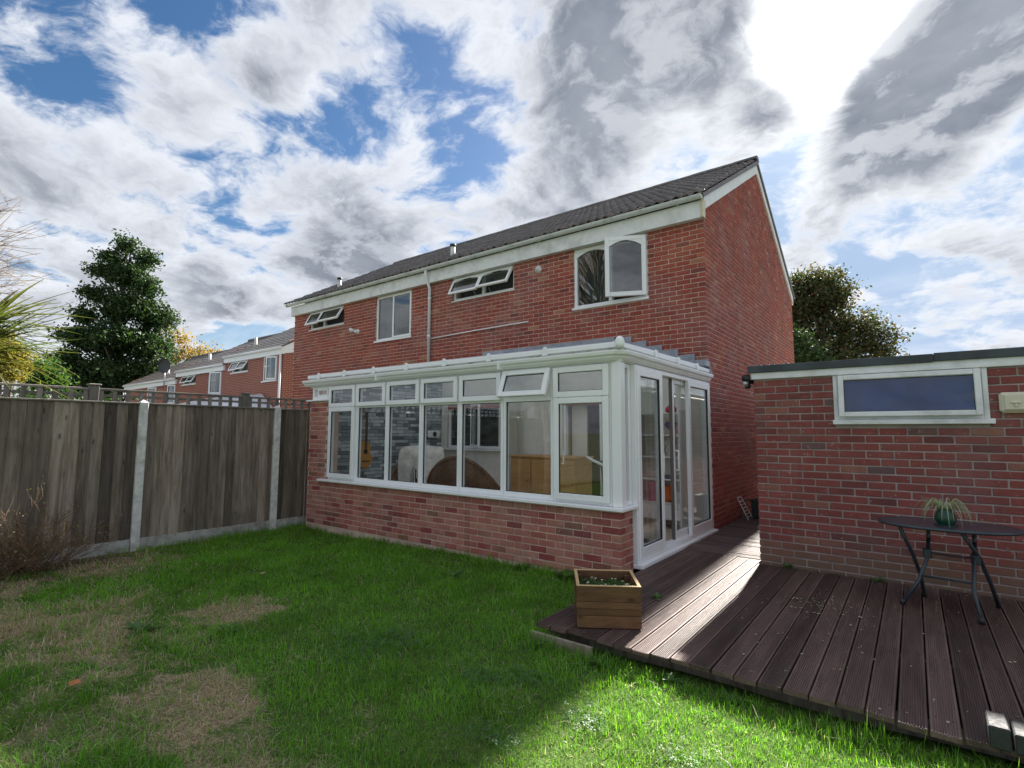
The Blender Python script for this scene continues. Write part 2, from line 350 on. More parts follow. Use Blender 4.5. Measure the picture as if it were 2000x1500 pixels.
def raw_mesh(name, V, faces_flat, nverts, m, parent=None, cols=None):     # fast path for numpy meshes of equal polygons
    me = bpy.data.meshes.new(name); nf = len(faces_flat)//nverts
    me.vertices.add(len(V)); me.vertices.foreach_set('co', np.asarray(V, dtype=np.float32).ravel())
    me.loops.add(len(faces_flat)); me.loops.foreach_set('vertex_index', np.asarray(faces_flat, dtype=np.int32))
    me.polygons.add(nf); me.polygons.foreach_set('loop_start', np.arange(0, len(faces_flat), nverts, dtype=np.int32))
    if cols is not None:
        a = me.attributes.new('col', 'FLOAT_COLOR', 'POINT'); a.data.foreach_set('color', np.asarray(cols, dtype=np.float32).ravel())
    me.update(calc_edges=True); me.materials.append(m)
    o = bpy.data.objects.new(name, me); COL.objects.link(o)
    if parent is not None: o.parent = parent; o.location = -ABS[parent]
    ABS[o] = Vector((0, 0, 0)); return o

# ------------------------------------------------------------------ brickwork
PITCH_U, PITCH_Z, BL, BH, BD = .225, .075, .2125, .0625, .1025
_bm = {}
def brick_mesh(L, m):
    L = round(L, 2) if L < BL-.004 else BL; key = (L, m.name)
    if key not in _bm:
        b = MB().box(-L/2, L/2, -BD/2, BD/2, -BH/2, BH/2, .004)
        me = bpy.data.meshes.new('brick'); me.from_pydata(b.v, [], b.f); me.materials.append(m); _bm[key] = me
    return _bm[key]
def lay(s0, s1, z0, z1, holes=(), first=0, lead=True, clip=None):
    """stretcher bond along s; every second course starts half a brick in. Returns (sa, sb, zc)."""
    out = []; n = int((z1-z0)/PITCH_Z+.35)
    for k in range(n):
        zc = z0+k*PITCH_Z+BH/2; odd = (k+first) % 2
        a, b = s0+(.1125 if odd and lead else 0), s1
        if clip:
            c0, c1 = clip(zc); a = max(a, c0); b = min(b, c1)
        iv = [(a, b)]
        for h0, h1, hz0, hz1 in holes:
            if hz0-.02 < zc < hz1+.02:
                iv = [q for (p0, p1) in iv for q in ((p0, min(p1, h0)), (max(p0, h1), p1)) if q[1]-q[0] > .03]
        ph = .1125 if odd else 0
        for p0, p1 in iv:
            j = math.floor((p0-ph)/PITCH_U)
            while j*PITCH_U+ph < p1:
                u0, u1 = max(p0, j*PITCH_U+ph), min(p1, j*PITCH_U+ph+BL)
                if u1-u0 > .035: out.append((u0, u1, zc))
                j += 1
    return out
def make_bricks(parent, bricks, m, limit=300):
    def size(b): return b[1]/((b[0]-CAM).length_squared)
    bricks = sorted(bricks, key=size, reverse=True); base = ABS[parent]
    for c, L, ax in bricks[:limit]:
        o = bpy.data.objects.new('brick', brick_mesh(L, m)); COL.objects.link(o); o.parent = parent
        o.location = c-base+Vector((random.uniform(-.001, .001), random.uniform(-.0015, .0015), random.uniform(-.001, .001)))
        o.rotation_euler = (random.uniform(-.006, .006), random.uniform(-.005, .005), (math.pi/2 if ax else 0)+random.uniform(-.004, .004))
    if len(bricks) > limit:
        b = MB()
        for c, L, ax in bricks[limit:]:
            dx, dy = (BD/2, L/2) if ax else (L/2, BD/2); j = [random.uniform(-.0015, .0015) for _ in range(3)]
            b.box(c.x-dx+j[0], c.x+dx+j[0], c.y-dy+j[1], c.y+dy+j[1], c.z-BH/2+j[2]*.6, c.z+BH/2+j[2]*.6, .004)
        tag(b.build('brickwork', m, parent), kind='stuff')
def wall_grid(b, u0, u1, z0, z1, holes, d0, d1):      # a wall slab in the u-z plane with real rectangular openings
    us = sorted({u0, u1, *[h[i] for h in holes for i in (0, 1)]}); zs = sorted({z0, z1, *[h[i] for h in holes for i in (2, 3)]})
    us = [u for u in us if u0 <= u <= u1]; zs = [z for z in zs if z0 <= z <= z1]
    solid = lambda u, z: not any(h[0] < u < h[1] and h[2] < z < h[3] for h in holes)
    nu, nz = len(us)-1, len(zs)-1
    S = [[solid((us[i]+us[i+1])/2, (zs[j]+zs[j+1])/2) for j in range(nz)] for i in range(nu)]
    g = lambda i, j: 0 <= i < nu and 0 <= j < nz and S[i][j]
    for i in range(nu):
        for j in range(nz):
            if not S[i][j]: continue
            a, c, e, f = us[i], us[i+1], zs[j], zs[j+1]
            b.add([(a, d0, e), (c, d0, e), (c, d0, f), (a, d0, f)], [(0, 1, 2, 3)]); b.add([(a, d1, e), (c, d1, e), (c, d1, f), (a, d1, f)], [(3, 2, 1, 0)])
            if not g(i-1, j): b.add([(a, d0, e), (a, d0, f), (a, d1, f), (a, d1, e)], [(0, 1, 2, 3)])
            if not g(i+1, j): b.add([(c, d0, e), (c, d1, e), (c, d1, f), (c, d0, f)], [(0, 1, 2, 3)])
            if not g(i, j-1): b.add([(a, d0, e), (a, d1, e), (c, d1, e), (c, d0, e)], [(0, 1, 2, 3)])
            if not g(i, j+1): b.add([(a, d0, f), (c, d0, f), (c, d1, f), (a, d1, f)], [(0, 1, 2, 3)])
    return b

# ------------------------------------------------------------------ ground, lawn
XH, YF, YB, XW = -2.356, 7.821, 15.1, -13.73      # house: gable plane, facade plane, back, left end
YC, XC0, XC1 = 4.91, -8.04, -2.38                 # conservatory: front brick face, left and right brick faces
XG, YG = -1.39, 6.24                              # garage: left corner, front face
XF = -8.313                                       # fence plane
DECK_Y = 3.29
def gz(x, y):
    t = np.clip((-x-2.5)/5.5, 0, 1); t = t*t*(3-2*t)
    near = np.clip(1-np.hypot(x+3, y-2)/25, 0, 1)
    return -.115-.075*t + near*(.018*np.sin(1.7*x+.6)*np.cos(2.1*y)+.010*np.sin(4.3*x+1.9*y))
DEADS = [(-4.78, 2.16, .32, 1.0), (-4.55, 2.3, .25, .8), (-4.5, 1.76, .40, .75), (-3.82, 1.27, .38, .8), (-3.1, 1.55, .33, .75), (-5.05, 1.11, .45, .9), (-4.36, .85, .45, .8),
         (-3.35, 2.24, .22, .6), (-2.55, 1.3, .30, .85), (-4.75, 1.33, .3, .6), (-5.74, 1.25, .6, .9), (-6.07, .99, .6, .9), (-7.3, 2.6, .5, .7), (-5.9, 1.83, .35, .55), (-3.57, .66, .35, .8), (-3.45, 1.5, .35, .8),
         (-7.9, 1.6, .7, 1.2), (-7.6, 2.2, .5, .9), (-6.6, 1.1, .5, .9), (-8.1, 3.4, .25, .8), (-2.2, 1.9, .2, .35), (-3.9, 3.4, .22, .35), (-5.4, 3.0, .18, .4), (-1.1, 2.0, .2, .4), (-.6, 2.6, .15, .3), (-2.0, 2.6, .18, .3)]
def vnoise(x, y, s, seed=0):                       # cheap smooth value noise
    r = np.random.default_rng(seed).random((64, 64)); X, Y = x*s, y*s
    i, j = np.floor(X).astype(int), np.floor(Y).astype(int); fx, fy = X-i, Y-j; fx = fx*fx*(3-2*fx); fy = fy*fy*(3-2*fy)
    g = lambda a, b: r[a % 64, b % 64]
    return (g(i, j)*(1-fx)+g(i+1, j)*fx)*(1-fy)+(g(i, j+1)*(1-fx)+g(i+1, j+1)*fx)*fy
def dead(x, y):
    x0, y0 = x, y
    x = x0+.45*(vnoise(x0, y0, 1.5, 41)-.5)+.28*(vnoise(x0, y0, 4.7, 42)-.5); y = y0+.45*(vnoise(x0, y0, 1.5, 43)-.5)+.28*(vnoise(x0, y0, 4.7, 44)-.5)
    n = .30*vnoise(x, y, 2.1, 3)+.36*vnoise(x, y, 5.3, 4)+.34*vnoise(x, y, 13, 5)
    d = sum(.60*a*np.exp(-(((x-cx)/(1.2*r))**2+((y-cy)/(r*.85))**2)) for cx, cy, r, a in DEADS)
    hf = .5*vnoise(x, y, 22, 6)+.5*vnoise(x, y, 9, 7)
    d = np.clip(d, 0, 1.05)*(1.7*n+1.1*hf-.55)+.55*(n-.58)*np.clip((-x-1)/4, .15, 1)
    return np.clip(d*1.15, 0, 1)
def bare(x, y): return np.clip(1.3-np.hypot((x+8.2)/.75, (y-1.6)/1.3), 0, 1)*(.5+vnoise(x, y, 6, 9))
def build_ground():
    xs = np.concatenate([-np.geomspace(420, 9.2, 14), np.arange(-9, 3.01, .06), np.geomspace(3.3, 420, 14)])
    ys = np.concatenate([-np.geomspace(420, 1.3, 12), np.arange(-1.2, 5.21, .06), np.geomspace(5.4, 420, 16)])
    X, Y = np.meshgrid(xs, ys, indexing='ij'); Z = gz(X, Y); Z = np.where((X > -2.2) & (Y > DECK_Y+.15), -.16, Z)
    nx, ny = X.shape; V = np.stack([X, Y, Z], -1).reshape(-1, 3)
    i, j = np.meshgrid(np.arange(nx-1), np.arange(ny-1), indexing='ij'); a = (i*ny+j).ravel()
    Fq = np.stack([a, a+ny, a+ny+1, a+1], -1).ravel()
    dd = dead(X, Y).ravel(); bb = np.clip(bare(X, Y), 0, 1).ravel()
    c = np.stack([dd, bb, dd*0, dd*0+1], -1)
    m = bpy.data.materials.new('lawn_soil'); m.use_nodes = True; k = NT(m.node_tree); b = k.n['Principled BSDF']; b.inputs['Roughness'].default_value = .95; b.inputs['Specular IOR Level'].default_value = .1
    at = k.new('ShaderNodeAttribute'); at.attribute_name = 'col'; sp = k.new('ShaderNodeSeparateColor'); k.put(sp.inputs[0], at.outputs['Color'])
    pos = k.new('ShaderNodeNewGeometry').outputs['Position']; n = k.noise(pos, 14, 6, .65); n2 = k.noise(pos, 60, 4, .6)
    green = k.mix(k.smooth(n, .35, .65), (.05, .085, .022), (.085, .14, .032)); straw = k.mix(k.smooth(n2, .35, .65), (.16, .12, .075), (.38, .30, .19))
    far = k.smooth(k.vmath('LENGTH', k.vmath('ADD', pos, (3.0, -2.0, 0))), 7.5, 11.0)
    green = k.mix(far, green, k.mix(k.smooth(n, .3, .7), (.115, .13, .085), (.155, .16, .12)))      # beyond the modelled blades the turf itself
    soil = k.mix(k.smooth(n2, .35, .65), (.055, .038, .026), (.16, .115, .075))
    c1 = k.mix(k.smooth(k.math('MULTIPLY_ADD', k.math('SUBTRACT', n2, .5), .5, sp.outputs[0]), .2, .7), green, straw)
    k.put(b.inputs['Base Color'], k.mix(sp.outputs[1], c1, soil))
    bn = k.new('ShaderNodeBump'); bn.inputs['Strength'].default_value = .8; bn.inputs['Distance'].default_value = .02; k.put(bn.inputs['Height'], n2); k.l.new(bn.outputs[0], b.inputs['Normal'])
    o = raw_mesh('ground', V, Fq, 4, m, cols=c); tag(o, kind='structure', label='lawn soil and ground around the houses')
build_ground()

def build_grass():
    N = 520000; rng = RNG
    x = rng.uniform(XF+.03, 2.6, N); y = rng.uniform(-.6, 5.0, N)
    dist = np.hypot(x, y); keep = (dist > .9) & ~((x > -2.30) & (y > DECK_Y-.015)) & ~((x > XC0-.1) & (y > YC-.02)) & ~((x < XC0) & (y > 5.0))
    dens = np.clip(2.6/np.maximum(dist, .9), .32, 1.0)
    # only the garden in and around the picture
    fx = x*FW.x+y*FW.y; rx = x*RT.x+y*RT.y; keep &= (np.abs(rx) < 1.25*np.maximum(fx, 0)+.9)
    dd = dead(x, y); bb = np.clip(bare(x, y), 0, 1)
    keep &= rng.random(N) < dens*(1-.10*dd)*(1-.9*bb)
    x, y, dd, dist = x[keep], y[keep], dd[keep], dist[keep]; n = len(x)
    tuft = .55*vnoise(x, y, 3.1, 11)+.45*vnoise(x, y, 8.7, 12)
    isdead = rng.random(n) < np.clip(dd*1.05, .06, .88)
    edge = np.exp(-((YC-y)/.12)**2)*(x < XC1) + np.exp(-((x-XF)/.15)**2) + np.exp(-((DECK_Y-y)/.14)**2)*(x > -2.3)
    h = (.016+.062*tuft**1.4+.03*np.clip(edge, 0, 1))*rng.uniform(.5, 1.45, n)*np.where(rng.random(n) < .04, 1.7, 1)*np.where(isdead, .85, 1)*(1+.12*np.clip(dist-2, 0, 4))
    w = rng.uniform(.0016, .0034, n)*(1+.30*np.clip(dist-2, 0, 5))
    az = rng.uniform(0, 2*np.pi, n)+1.5*vnoise(x, y, 4, 13); lean = rng.uniform(.15, 1.0, n)**1.2*np.where(isdead, 2.3, 1.15)
    dx, dy = np.cos(az), np.sin(az); px, py = -dy, dx; z0 = gz(x, y)-.004
    def pt(t, wd, s):
        q = lean*h*(t**1.7); zz = h*(t-.32*lean*t*t).clip(0) if np.isscalar(t) else None
        return np.stack([x+dx*q+px*wd*s, y+dy*q+py*wd*s, z0+zz], -1)
    V = np.stack([pt(0, w, -.5), pt(0, w, .5), pt(.5, w*.8, -.5), pt(.5, w*.8, .5), pt(1.0, w*.12, 0)], 1).reshape(-1, 3)
    b0 = np.arange(n)*5
    tri = np.stack([b0, b0+1, b0+3, b0, b0+3, b0+2, b0+2, b0+3, b0+4], -1).ravel()
    r1, r2 = rng.random((n, 1)), rng.random((n, 1)); tn = vnoise(x, y, 1.3, 21)[:, None]
    g = np.array([.098, .30, .026])*(1-r1)+np.array([.23, .48, .04])*r1
    tm = .6*vnoise(x, y, 2.7, 31)[:, None]+.4*vnoise(x, y, 7.0, 32)[:, None]
    g = g*(.62+.6*r2)*(.62+.75*tm); g = g*(1-.35*tn*r1)+np.array([.13, .21, .02])*(.35*tn*r1)
    s = np.array([.46, .38, .26])*(1-r1)+np.array([.74, .65, .49])*r1
    c = np.where(isdead[:, None], s*(.6+.5*r2), g); c = np.concatenate([c, np.ones((n, 1))], 1)
    c5 = np.repeat(c, 5, 0)
    o = raw_mesh('lawn_grass', V, tri, 3, leaf_mat('grass_blade', None, .5, 'col', .45), cols=c5)
    tag(o, 'patchy green lawn with dry straw coloured areas', 'grass', kind='stuff'); print('blades', n)
build_grass()

# ------------------------------------------------------------------ deck
def build_deck():
    deck = thing('deck', (-1, 4.7, 0), 'dark red brown grooved timber deck in front of the garage', 'deck'); deck['kind'] = 'structure'; del deck['category']
    W, gap, T = .1170, .009, .027
    def prof(n=9):               # grooved top, across the board
        P = [(-W/2, -T), (-W/2, -.003), (-W/2+.003, 0)]; g0, g1 = -W/2+.010, W/2-.010; st = (g1-g0)/n
        for i in range(n):
            a = g0+i*st; P += [(a+st*.18, 0), (a+st*.32, -.0045), (a+st*.68, -.0045), (a+st*.82, 0)]
        return P+[(W/2-.003, 0), (W/2, -.003), (W/2, -T)]
    P = prof(); pitch = .1262
    i = 0; x = -2.285+W/2
    while x < 2.2:
        y0 = DECK_Y+random.uniform(-.018, .014)+(.0 if x > -1.6 else random.uniform(0, .02)); y1 = 6.40 if x < XG-.01 else YG-.035+random.uniform(-.012, .01)
        if x < XG-.02: y1 = 6.385+random.uniform(-.01, .01)
        dz = random.uniform(-.003, .003); b = MB(); sk = random.uniform(-.004, .004)
        m_, n_ = len(P), 2; vs = [(x+p+(sk*(q-.5)), y0+(y1-y0)*q, dz+z) for q in (0, 1) for p, z in P]
        b.add(vs, [tuple(range(m_))[::-1], tuple(range(m_, 2*m_))]+[(a, (a+1) % m_, m_+(a+1) % m_, m_+a) for a in range(m_)])
        bd = b.build('deck_board', DECK, deck)
        sc_ = MB()
        for yy in (3.445, 4.325, 5.225, 6.075):
            if y0 < yy < y1-.03:
                for q in (-.034, .034): sc_.lathe([(.0042, -.002), (.0042, .0012), (.001, .0013)], (x+q+random.uniform(-.003, .003), yy+random.uniform(-.004, .004), dz), 8)
        if sc_.v: sc_.build('screw_heads', mat('rusty_screw', (.16, .10, .07), .5, metal=.5), bd)
        x += pitch
    # cross boards in the passage, one board thickness higher
    y = 6.40+W/2; j = 0
    while y < 12.2:
        b = MB(); x0, x1 = -2.34+random.uniform(0, .03), XG-.012-random.uniform(0, .02); m_ = len(P); z = .006+random.uniform(-.004, .004)
        if y < YG+.1: x1 = XG-.01
        vs = [(x0+(x1-x0)*q, y+p, z+zz) for q in (0, 1) for p, zz in P]
        b.add(vs, [tuple(range(m_)), tuple(range(m_, 2*m_))[::-1]]+[(a, m_+a, m_+(a+1) % m_, (a+1) % m_) for a in range(m_)])
        b.build('deck_board', DECKX, deck); j += 1; y += pitch*(1.0 if j % 5 else 1.10)
    for yy in (3.42, 4.3, 5.2, 6.05): MB().box(-2.25, 2.15, yy, yy+.047, -.15, -.031).build('joist', FENCE, deck)
    MB().box(-2.30, -1.80, 3.238, 3.262, -.13, -.05, .003).build('edge_plank', FENCE, deck)
    for xx in (-2.285, -1.3): MB().box(xx, xx+.047, 3.47, 6.0, -.16, -.152).build('bearer', FENCE, deck)
build_deck()

# ------------------------------------------------------------------ windows
def facade_T(y): return lambda u, d, z: (u, y+d, z)
def side_T(x): return lambda u, d, z: (x-d, u, z)             # faces +X, u runs along Y
def swing(T, u, d, ang):                                      # casement hinged on a vertical line
    c, s = math.cos(ang), math.sin(ang); return lambda a, b, z: T(u+(a-u)*c-(b-d)*s, d+(a-u)*s+(b-d)*c, z)
def tilt(T, z, d, ang):                                       # top hung sash, pushed out at the bottom
    c, s = math.cos(ang), math.sin(ang); return lambda a, b, w: T(a, d+(b-d)*c+(w-z)*s, z+(w-z)*c-(b-d)*s)
def pane(T, u0, u1, z0, z1, d, m, parent, name='pane'):
    return MB(T).box(u0, u1, d, d+.006, z0, z1).build(name, m, parent)
def sash(T, u0, u1, z0, z1, d0, d1, w, parent, glass, arch=0, m=None):
    b = MB(T).frame(u0, u1, z0, z1, w, d0, d1, .007)
    if arch: b.arch(u0+w-.001, u1-w+.001, z1-w+.001, arch, d0+.004, d1-.004)
    b.build('sash', m or UPVC, parent); pane(T, u0+w-.004, u1-w+.004, z0+w-.004, z1-w+.004, (d0+d1)/2, glass, parent)
    g = MB(T)                                                  # dark glazing gasket
    g.frame(u0+w-.001, u1-w+.001, z0+w-.001, z1-w+.001, .006, d0+.012, d1-.012, 0); g.build('gasket', mat('black_gasket', (.02, .02, .02), .6), parent)

# ------------------------------------------------------------------ main house
house = thing('brick_house', (-8, 11.4, -.2), 'two storey red brick house with white fascia and dark tiled roof', 'house')
WINS = [(-12.97, -11.41, 4.135, 4.61), (-10.12, -8.85, 3.525, 4.61), (-7.58, -5.955, 4.125, 4.61), (-4.63, -3.255, 3.545, 4.61)]
INNER = [(-7.66, -6.27, 1.06, 1.98), (-4.86, -4.10, .02, 1.98)]
ZE = 4.61
EAVE, RIDGE = (7.655, 4.945), (11.46, 7.09); SLOPE = math.atan2(RIDGE[1]-EAVE[1], RIDGE[0]-EAVE[0])
def roof_z(y): return (EAVE[1]+(y-EAVE[0])*math.tan(SLOPE)) if y < RIDGE[0] else (RIDGE[1]-(y-RIDGE[0])*math.tan(SLOPE))
def build_house():
    b = wall_grid(MB(facade_T(YF)), XW, XH-.008, -.25, 4.88, WINS+INNER, .008, .28); b.build('wall', MORTAR, house)
    top = [(YF+.29, -.25), (YB, -.25), (YB, roof_z(YB)-.12), (RIDGE[0], RIDGE[1]-.12), (YF+.29, roof_z(YF+.29)-.12)]
    MB().prism(top, XH-.28, XH-.008, 0).build('gable_wall', MORTAR, house)
    MB().prism([(YF+.009, -.25), (YF+.289, -.25), (YF+.289, roof_z(YF+.289)-.12), (YF+.009, 4.88)], XH-.0275, XH-.0085, 0).build('gable_wall', MORTAR, house)
    MB().prism(top, XW, XW+.27, 0).build('gable_wall', MORTAR, house)
    MB().box(XW+.28, XH-.29, YB-.25, YB, -.25, 4.7).build('wall', MORTAR, house)
    MB().box(XW+.3, XH-.3, YF+.3, YB-.3, 2.35, 2.5).build('upper_floor', DARK, house)
    MB().box(-8.3, -8.2, YF+.3, YB-.3, -.2, 4.8).build('party_wall', CREAM, house)
    br = []
    H = [(XH-h[1], XH-h[0], h[2], h[3]) for h in WINS]
    for a, c, z in lay(0, XH-XW, 1.86, ZE+.05, H): br.append((Vector((XH-(a+c)/2, YF+BD/2, z)), c-a, 0))
    def clip(z): return (0 if z < 4.75 else (z+.14-EAVE[1])/math.tan(SLOPE)+EAVE[0]-YF, (YB-YF) if z < 4.75 else 2*RIDGE[0]-((z+.14-EAVE[1])/math.tan(SLOPE)+EAVE[0])-YF)
    for a, c, z in lay(0, YB-YF, -.015, 6.9, (), 0, True, clip): br.append((Vector((XH-BD/2, YF+(a+c)/2, z)), c-a, 1))
    for a, c, z in lay(0, XH-XW, -.015, 1.85, [(.0, 5.9, -1, 3)], 1): br.append((Vector((XH-(a+c)/2, YF+BD/2, z)), c-a, 0))
    make_bricks(house, br, BR_HOUSE)
    # roof
    n, s = Vector((0, -math.sin(SLOPE), math.cos(SLOPE))), Vector((0, math.cos(SLOPE), math.sin(SLOPE)))
    XR0, XR1 = XW-.10, XH+.055
    sl = MB().prism([EAVE, RIDGE, (2*RIDGE[0]-EAVE[0]+.02, EAVE[1]), (2*RIDGE[0]-EAVE[0]-.04, EAVE[1]-.05), (RIDGE[0], RIDGE[1]-.09), (EAVE[0]+.06, EAVE[1]-.035)], XR0, XR1, 0)
    roof = sl.build('roof', TILE, house)
    # verge undercloak and back slope courses
    Ls = math.hypot(RIDGE[0]-EAVE[0], RIDGE[1]-EAVE[1]); gauge, tw = .330, .2985
    prof = [(0, .014), (.02, .040), (.055, .056), (.09, .040), (.11, .014), (.149, .010), (.169, .040), (.204, .056), (.239, .040), (.259, .014), (tw, .010)]
    def tile_data():
        vs = [(x, 0, z+.014) for x, z in prof]+[(x, gauge+.06, z-.008) for x, z in prof]+[(x, 0.0, z-.012) for x, z in prof]; q = len(prof)
        return vs, [(i, i+1, q+i+1, q+i) for i in range(q-1)]+[(2*q+i, 2*q+i+1, i+1, i) for i in range(q-1)]
    vs, fs = tile_data(); me = bpy.data.meshes.new('roof_tile'); me.from_pydata(vs, [], fs); me.materials.append(TILE)
    me.polygons.foreach_set('use_smooth', [True]*len(me.polygons))
    nx, nr = int((XR1-XR0)/tw+.5), int(Ls/gauge); tl = []
    for r in range(nr):
        for i in range(nx):
            p = Vector((XR1-(i+1)*tw, EAVE[0], EAVE[1]))+s*(r*gauge-.045)+n*.006; tl.append(p)
    tl.sort(key=lambda p: (p-CAM).length); st = MB()
    for q, p in enumerate(tl):
        j = random.uniform(-.004, .004); yw = random.uniform(-.008, .008)
        if q < 300:
            o = bpy.data.objects.new('roof_tile', me); COL.objects.link(o); o.parent = roof; o.location = p+n*j-ABS[roof]; o.rotation_euler = (SLOPE, 0, yw)
        else:
            st.add([tuple(p+n*j+Vector((v[0], 0, 0))+s*v[1]+n*v[2]) for v in vs], fs)
    t = st.build('roof_tiling', TILE, roof); tag(t, kind='stuff'); t.data.polygons.foreach_set('use_smooth', [True]*len(t.data.polygons))
    for i in range(int((XR1-XR0)/.45)+1):
        x1 = XR1-i*.45; x0 = max(XR0, x1-.46)
        if x1-x0 < .1: continue
        a = [(RIDGE[0]+math.cos(q)*(.125-.004*(i % 2)), RIDGE[1]+.005+math.sin(q)*(.095-.004*(i % 2))) for q in np.linspace(0, math.pi, 9)]
        MB().prism(a, x0, x1, 0).build('ridge_tile', TILE, roof)
    # verge: mortar bed and white bargeboards on the gable
    for sg in (1, -1):
        Y = lambda y: y if sg > 0 else 2*RIDGE[0]-y
        off = lambda y, dz: (Y(y), EAVE[1]+(y-EAVE[0])*math.tan(SLOPE)+dz)
        e0 = EAVE[0]+.02
        MB().prism([off(e0+.1, -.045), off(RIDGE[0], -.085 if sg > 0 else -.088), off(RIDGE[0], -.275 if sg > 0 else -.278), off(e0+.1, -.275)], XH-.004, XH+.028, 0).build('bargeboard', PAINT, house)
        MB().prism([off(e0, -.002), off(RIDGE[0], -.002), off(RIDGE[0], -.055), off(e0, -.045)], XH+.029, XH+.052, 0).build('verge', mat('verge_mortar', (.24, .22, .19), .9, var=.2), roof)
    MB().box(XH-.012, XH+.034, YF-.112, YF-.002, ZE+.0, EAVE[1]-.055, .004).build('verge_block', mat('bare_timber', (.62, .56, .42), .7, var=.1), house)
    fa = MB().box(XW-.03, XH-.014, YF-.105, YF-.001, ZE, ZE+.265, .004).build('fascia', PAINT, house)
    # gutter
    T = .004; A = np.linspace(math.pi, 2*math.pi, 10); gy, gz_ = YF-.175, ZE+.315
    P = [(gy+.058*math.cos(a), gz_+.058*math.sin(a)) for a in A]; Q = [(gy+.053*math.cos(a), gz_+.053*math.sin(a)) for a in A[::-1]]
    g = MB().prism(P+Q, XW-.14, XH+.03, 0)
    g.prism([(gy+.058*math.cos(a), gz_+.058*math.sin(a)) for a in A], XH+.03, XH+.036, 0)
    gut = g.build('gutter', GUT, house, smooth=False)
    x = XH-.35
    while x > XW:
        b = MB().prism([(gy+.063*math.cos(a), gz_+.063*math.sin(a)) for a in A]+[(gy+.0585*math.cos(a), gz_+.0585*math.sin(a)) for a in A[::-1]], x-.013, x+.013, 0)
        b.box(x-.013, x+.013, gy+.058, YF-.106, gz_-.05, gz_-.005); b.build('gutter_bracket', GUT, gut); x -= .86
    dp = MB().tube([(-8.22, gy, gz_-.05), (-8.22, gy, gz_-.16), (-8.22, YF-.05, gz_-.42), (-8.22, YF-.05, 2.55)], .034, 12).build('downpipe', mat('grey_white_pipe', (.72, .74, .77), .4), house, True)
    for z in (4.25, 3.42): MB().tube([(-8.22, YF-.05, z), (-8.22, YF-.05, z+.05)], .040, 12).build('pipe_clip', UPVC, dp, True)
    MB().tube([(-8.17, YF-.02, 3.40), (-6.9, YF-.018, 3.43), (-5.6, YF-.02, 3.445)], .014, 8).build('cable_conduit', UPVC, house, True)
    # round wall vents / lamps
    fl = lambda c, prof: MB(lambda u, d, z: (c[0]+u, c[1]-d, c[2]+z)).add(*lathe_y(prof))
    v1 = fl((-5.375, YF-.001, 4.40), [(.068, 0), (.068, .018), (.05, .026), (.047, .05), (.028, .055), (.02, .085), (.001, .09)]).build('wall_vent', PAINT, house, True)
    v2 = fl((-10.80, YF-.001, 3.85), [(.068, 0), (.066, .018), (.04, .03), (.036, .09), (.001, .095)]).build('wall_lamp', PAINT, house, True)
    MB().tube([(-10.83, YF-.07, 3.86), (-10.93, YF-.15, 3.90)], [.03, .05], 12).build('lamp_head', PAINT, v2, True)
    # roof flues
    for X in (-7.95, -12.2):
        p = Vector((X, EAVE[0], EAVE[1]))+s*.62
        f = MB().tube([p-Vector((0, 0, .05)), p+Vector((0, 0, .25))], .052, 14).build('flue', GUT, roof, True)
        MB().tube([p+Vector((0, 0, .26)), p+Vector((0, 0, .265)), p+Vector((0, 0, .31)), p+Vector((0, 0, .315))], [.045, .068, .068, .03], 14).build('flue_cowl', mat('dark_cowl', (.04, .04, .042), .6), roof, True)
def lathe_y(prof, n=20):
    vs = [(r*math.cos(2*math.pi*j/n), d, r*math.sin(2*math.pi*j/n)) for r, d in prof for j in range(n)]
    return vs, [(i*n+j, i*n+(j+1) % n, (i+1)*n+(j+1) % n, (i+1)*n+j) for i in range(len(prof)-1) for j in range(n)]+[tuple(range((len(prof)-1)*n, len(prof)*n))]
build_house()
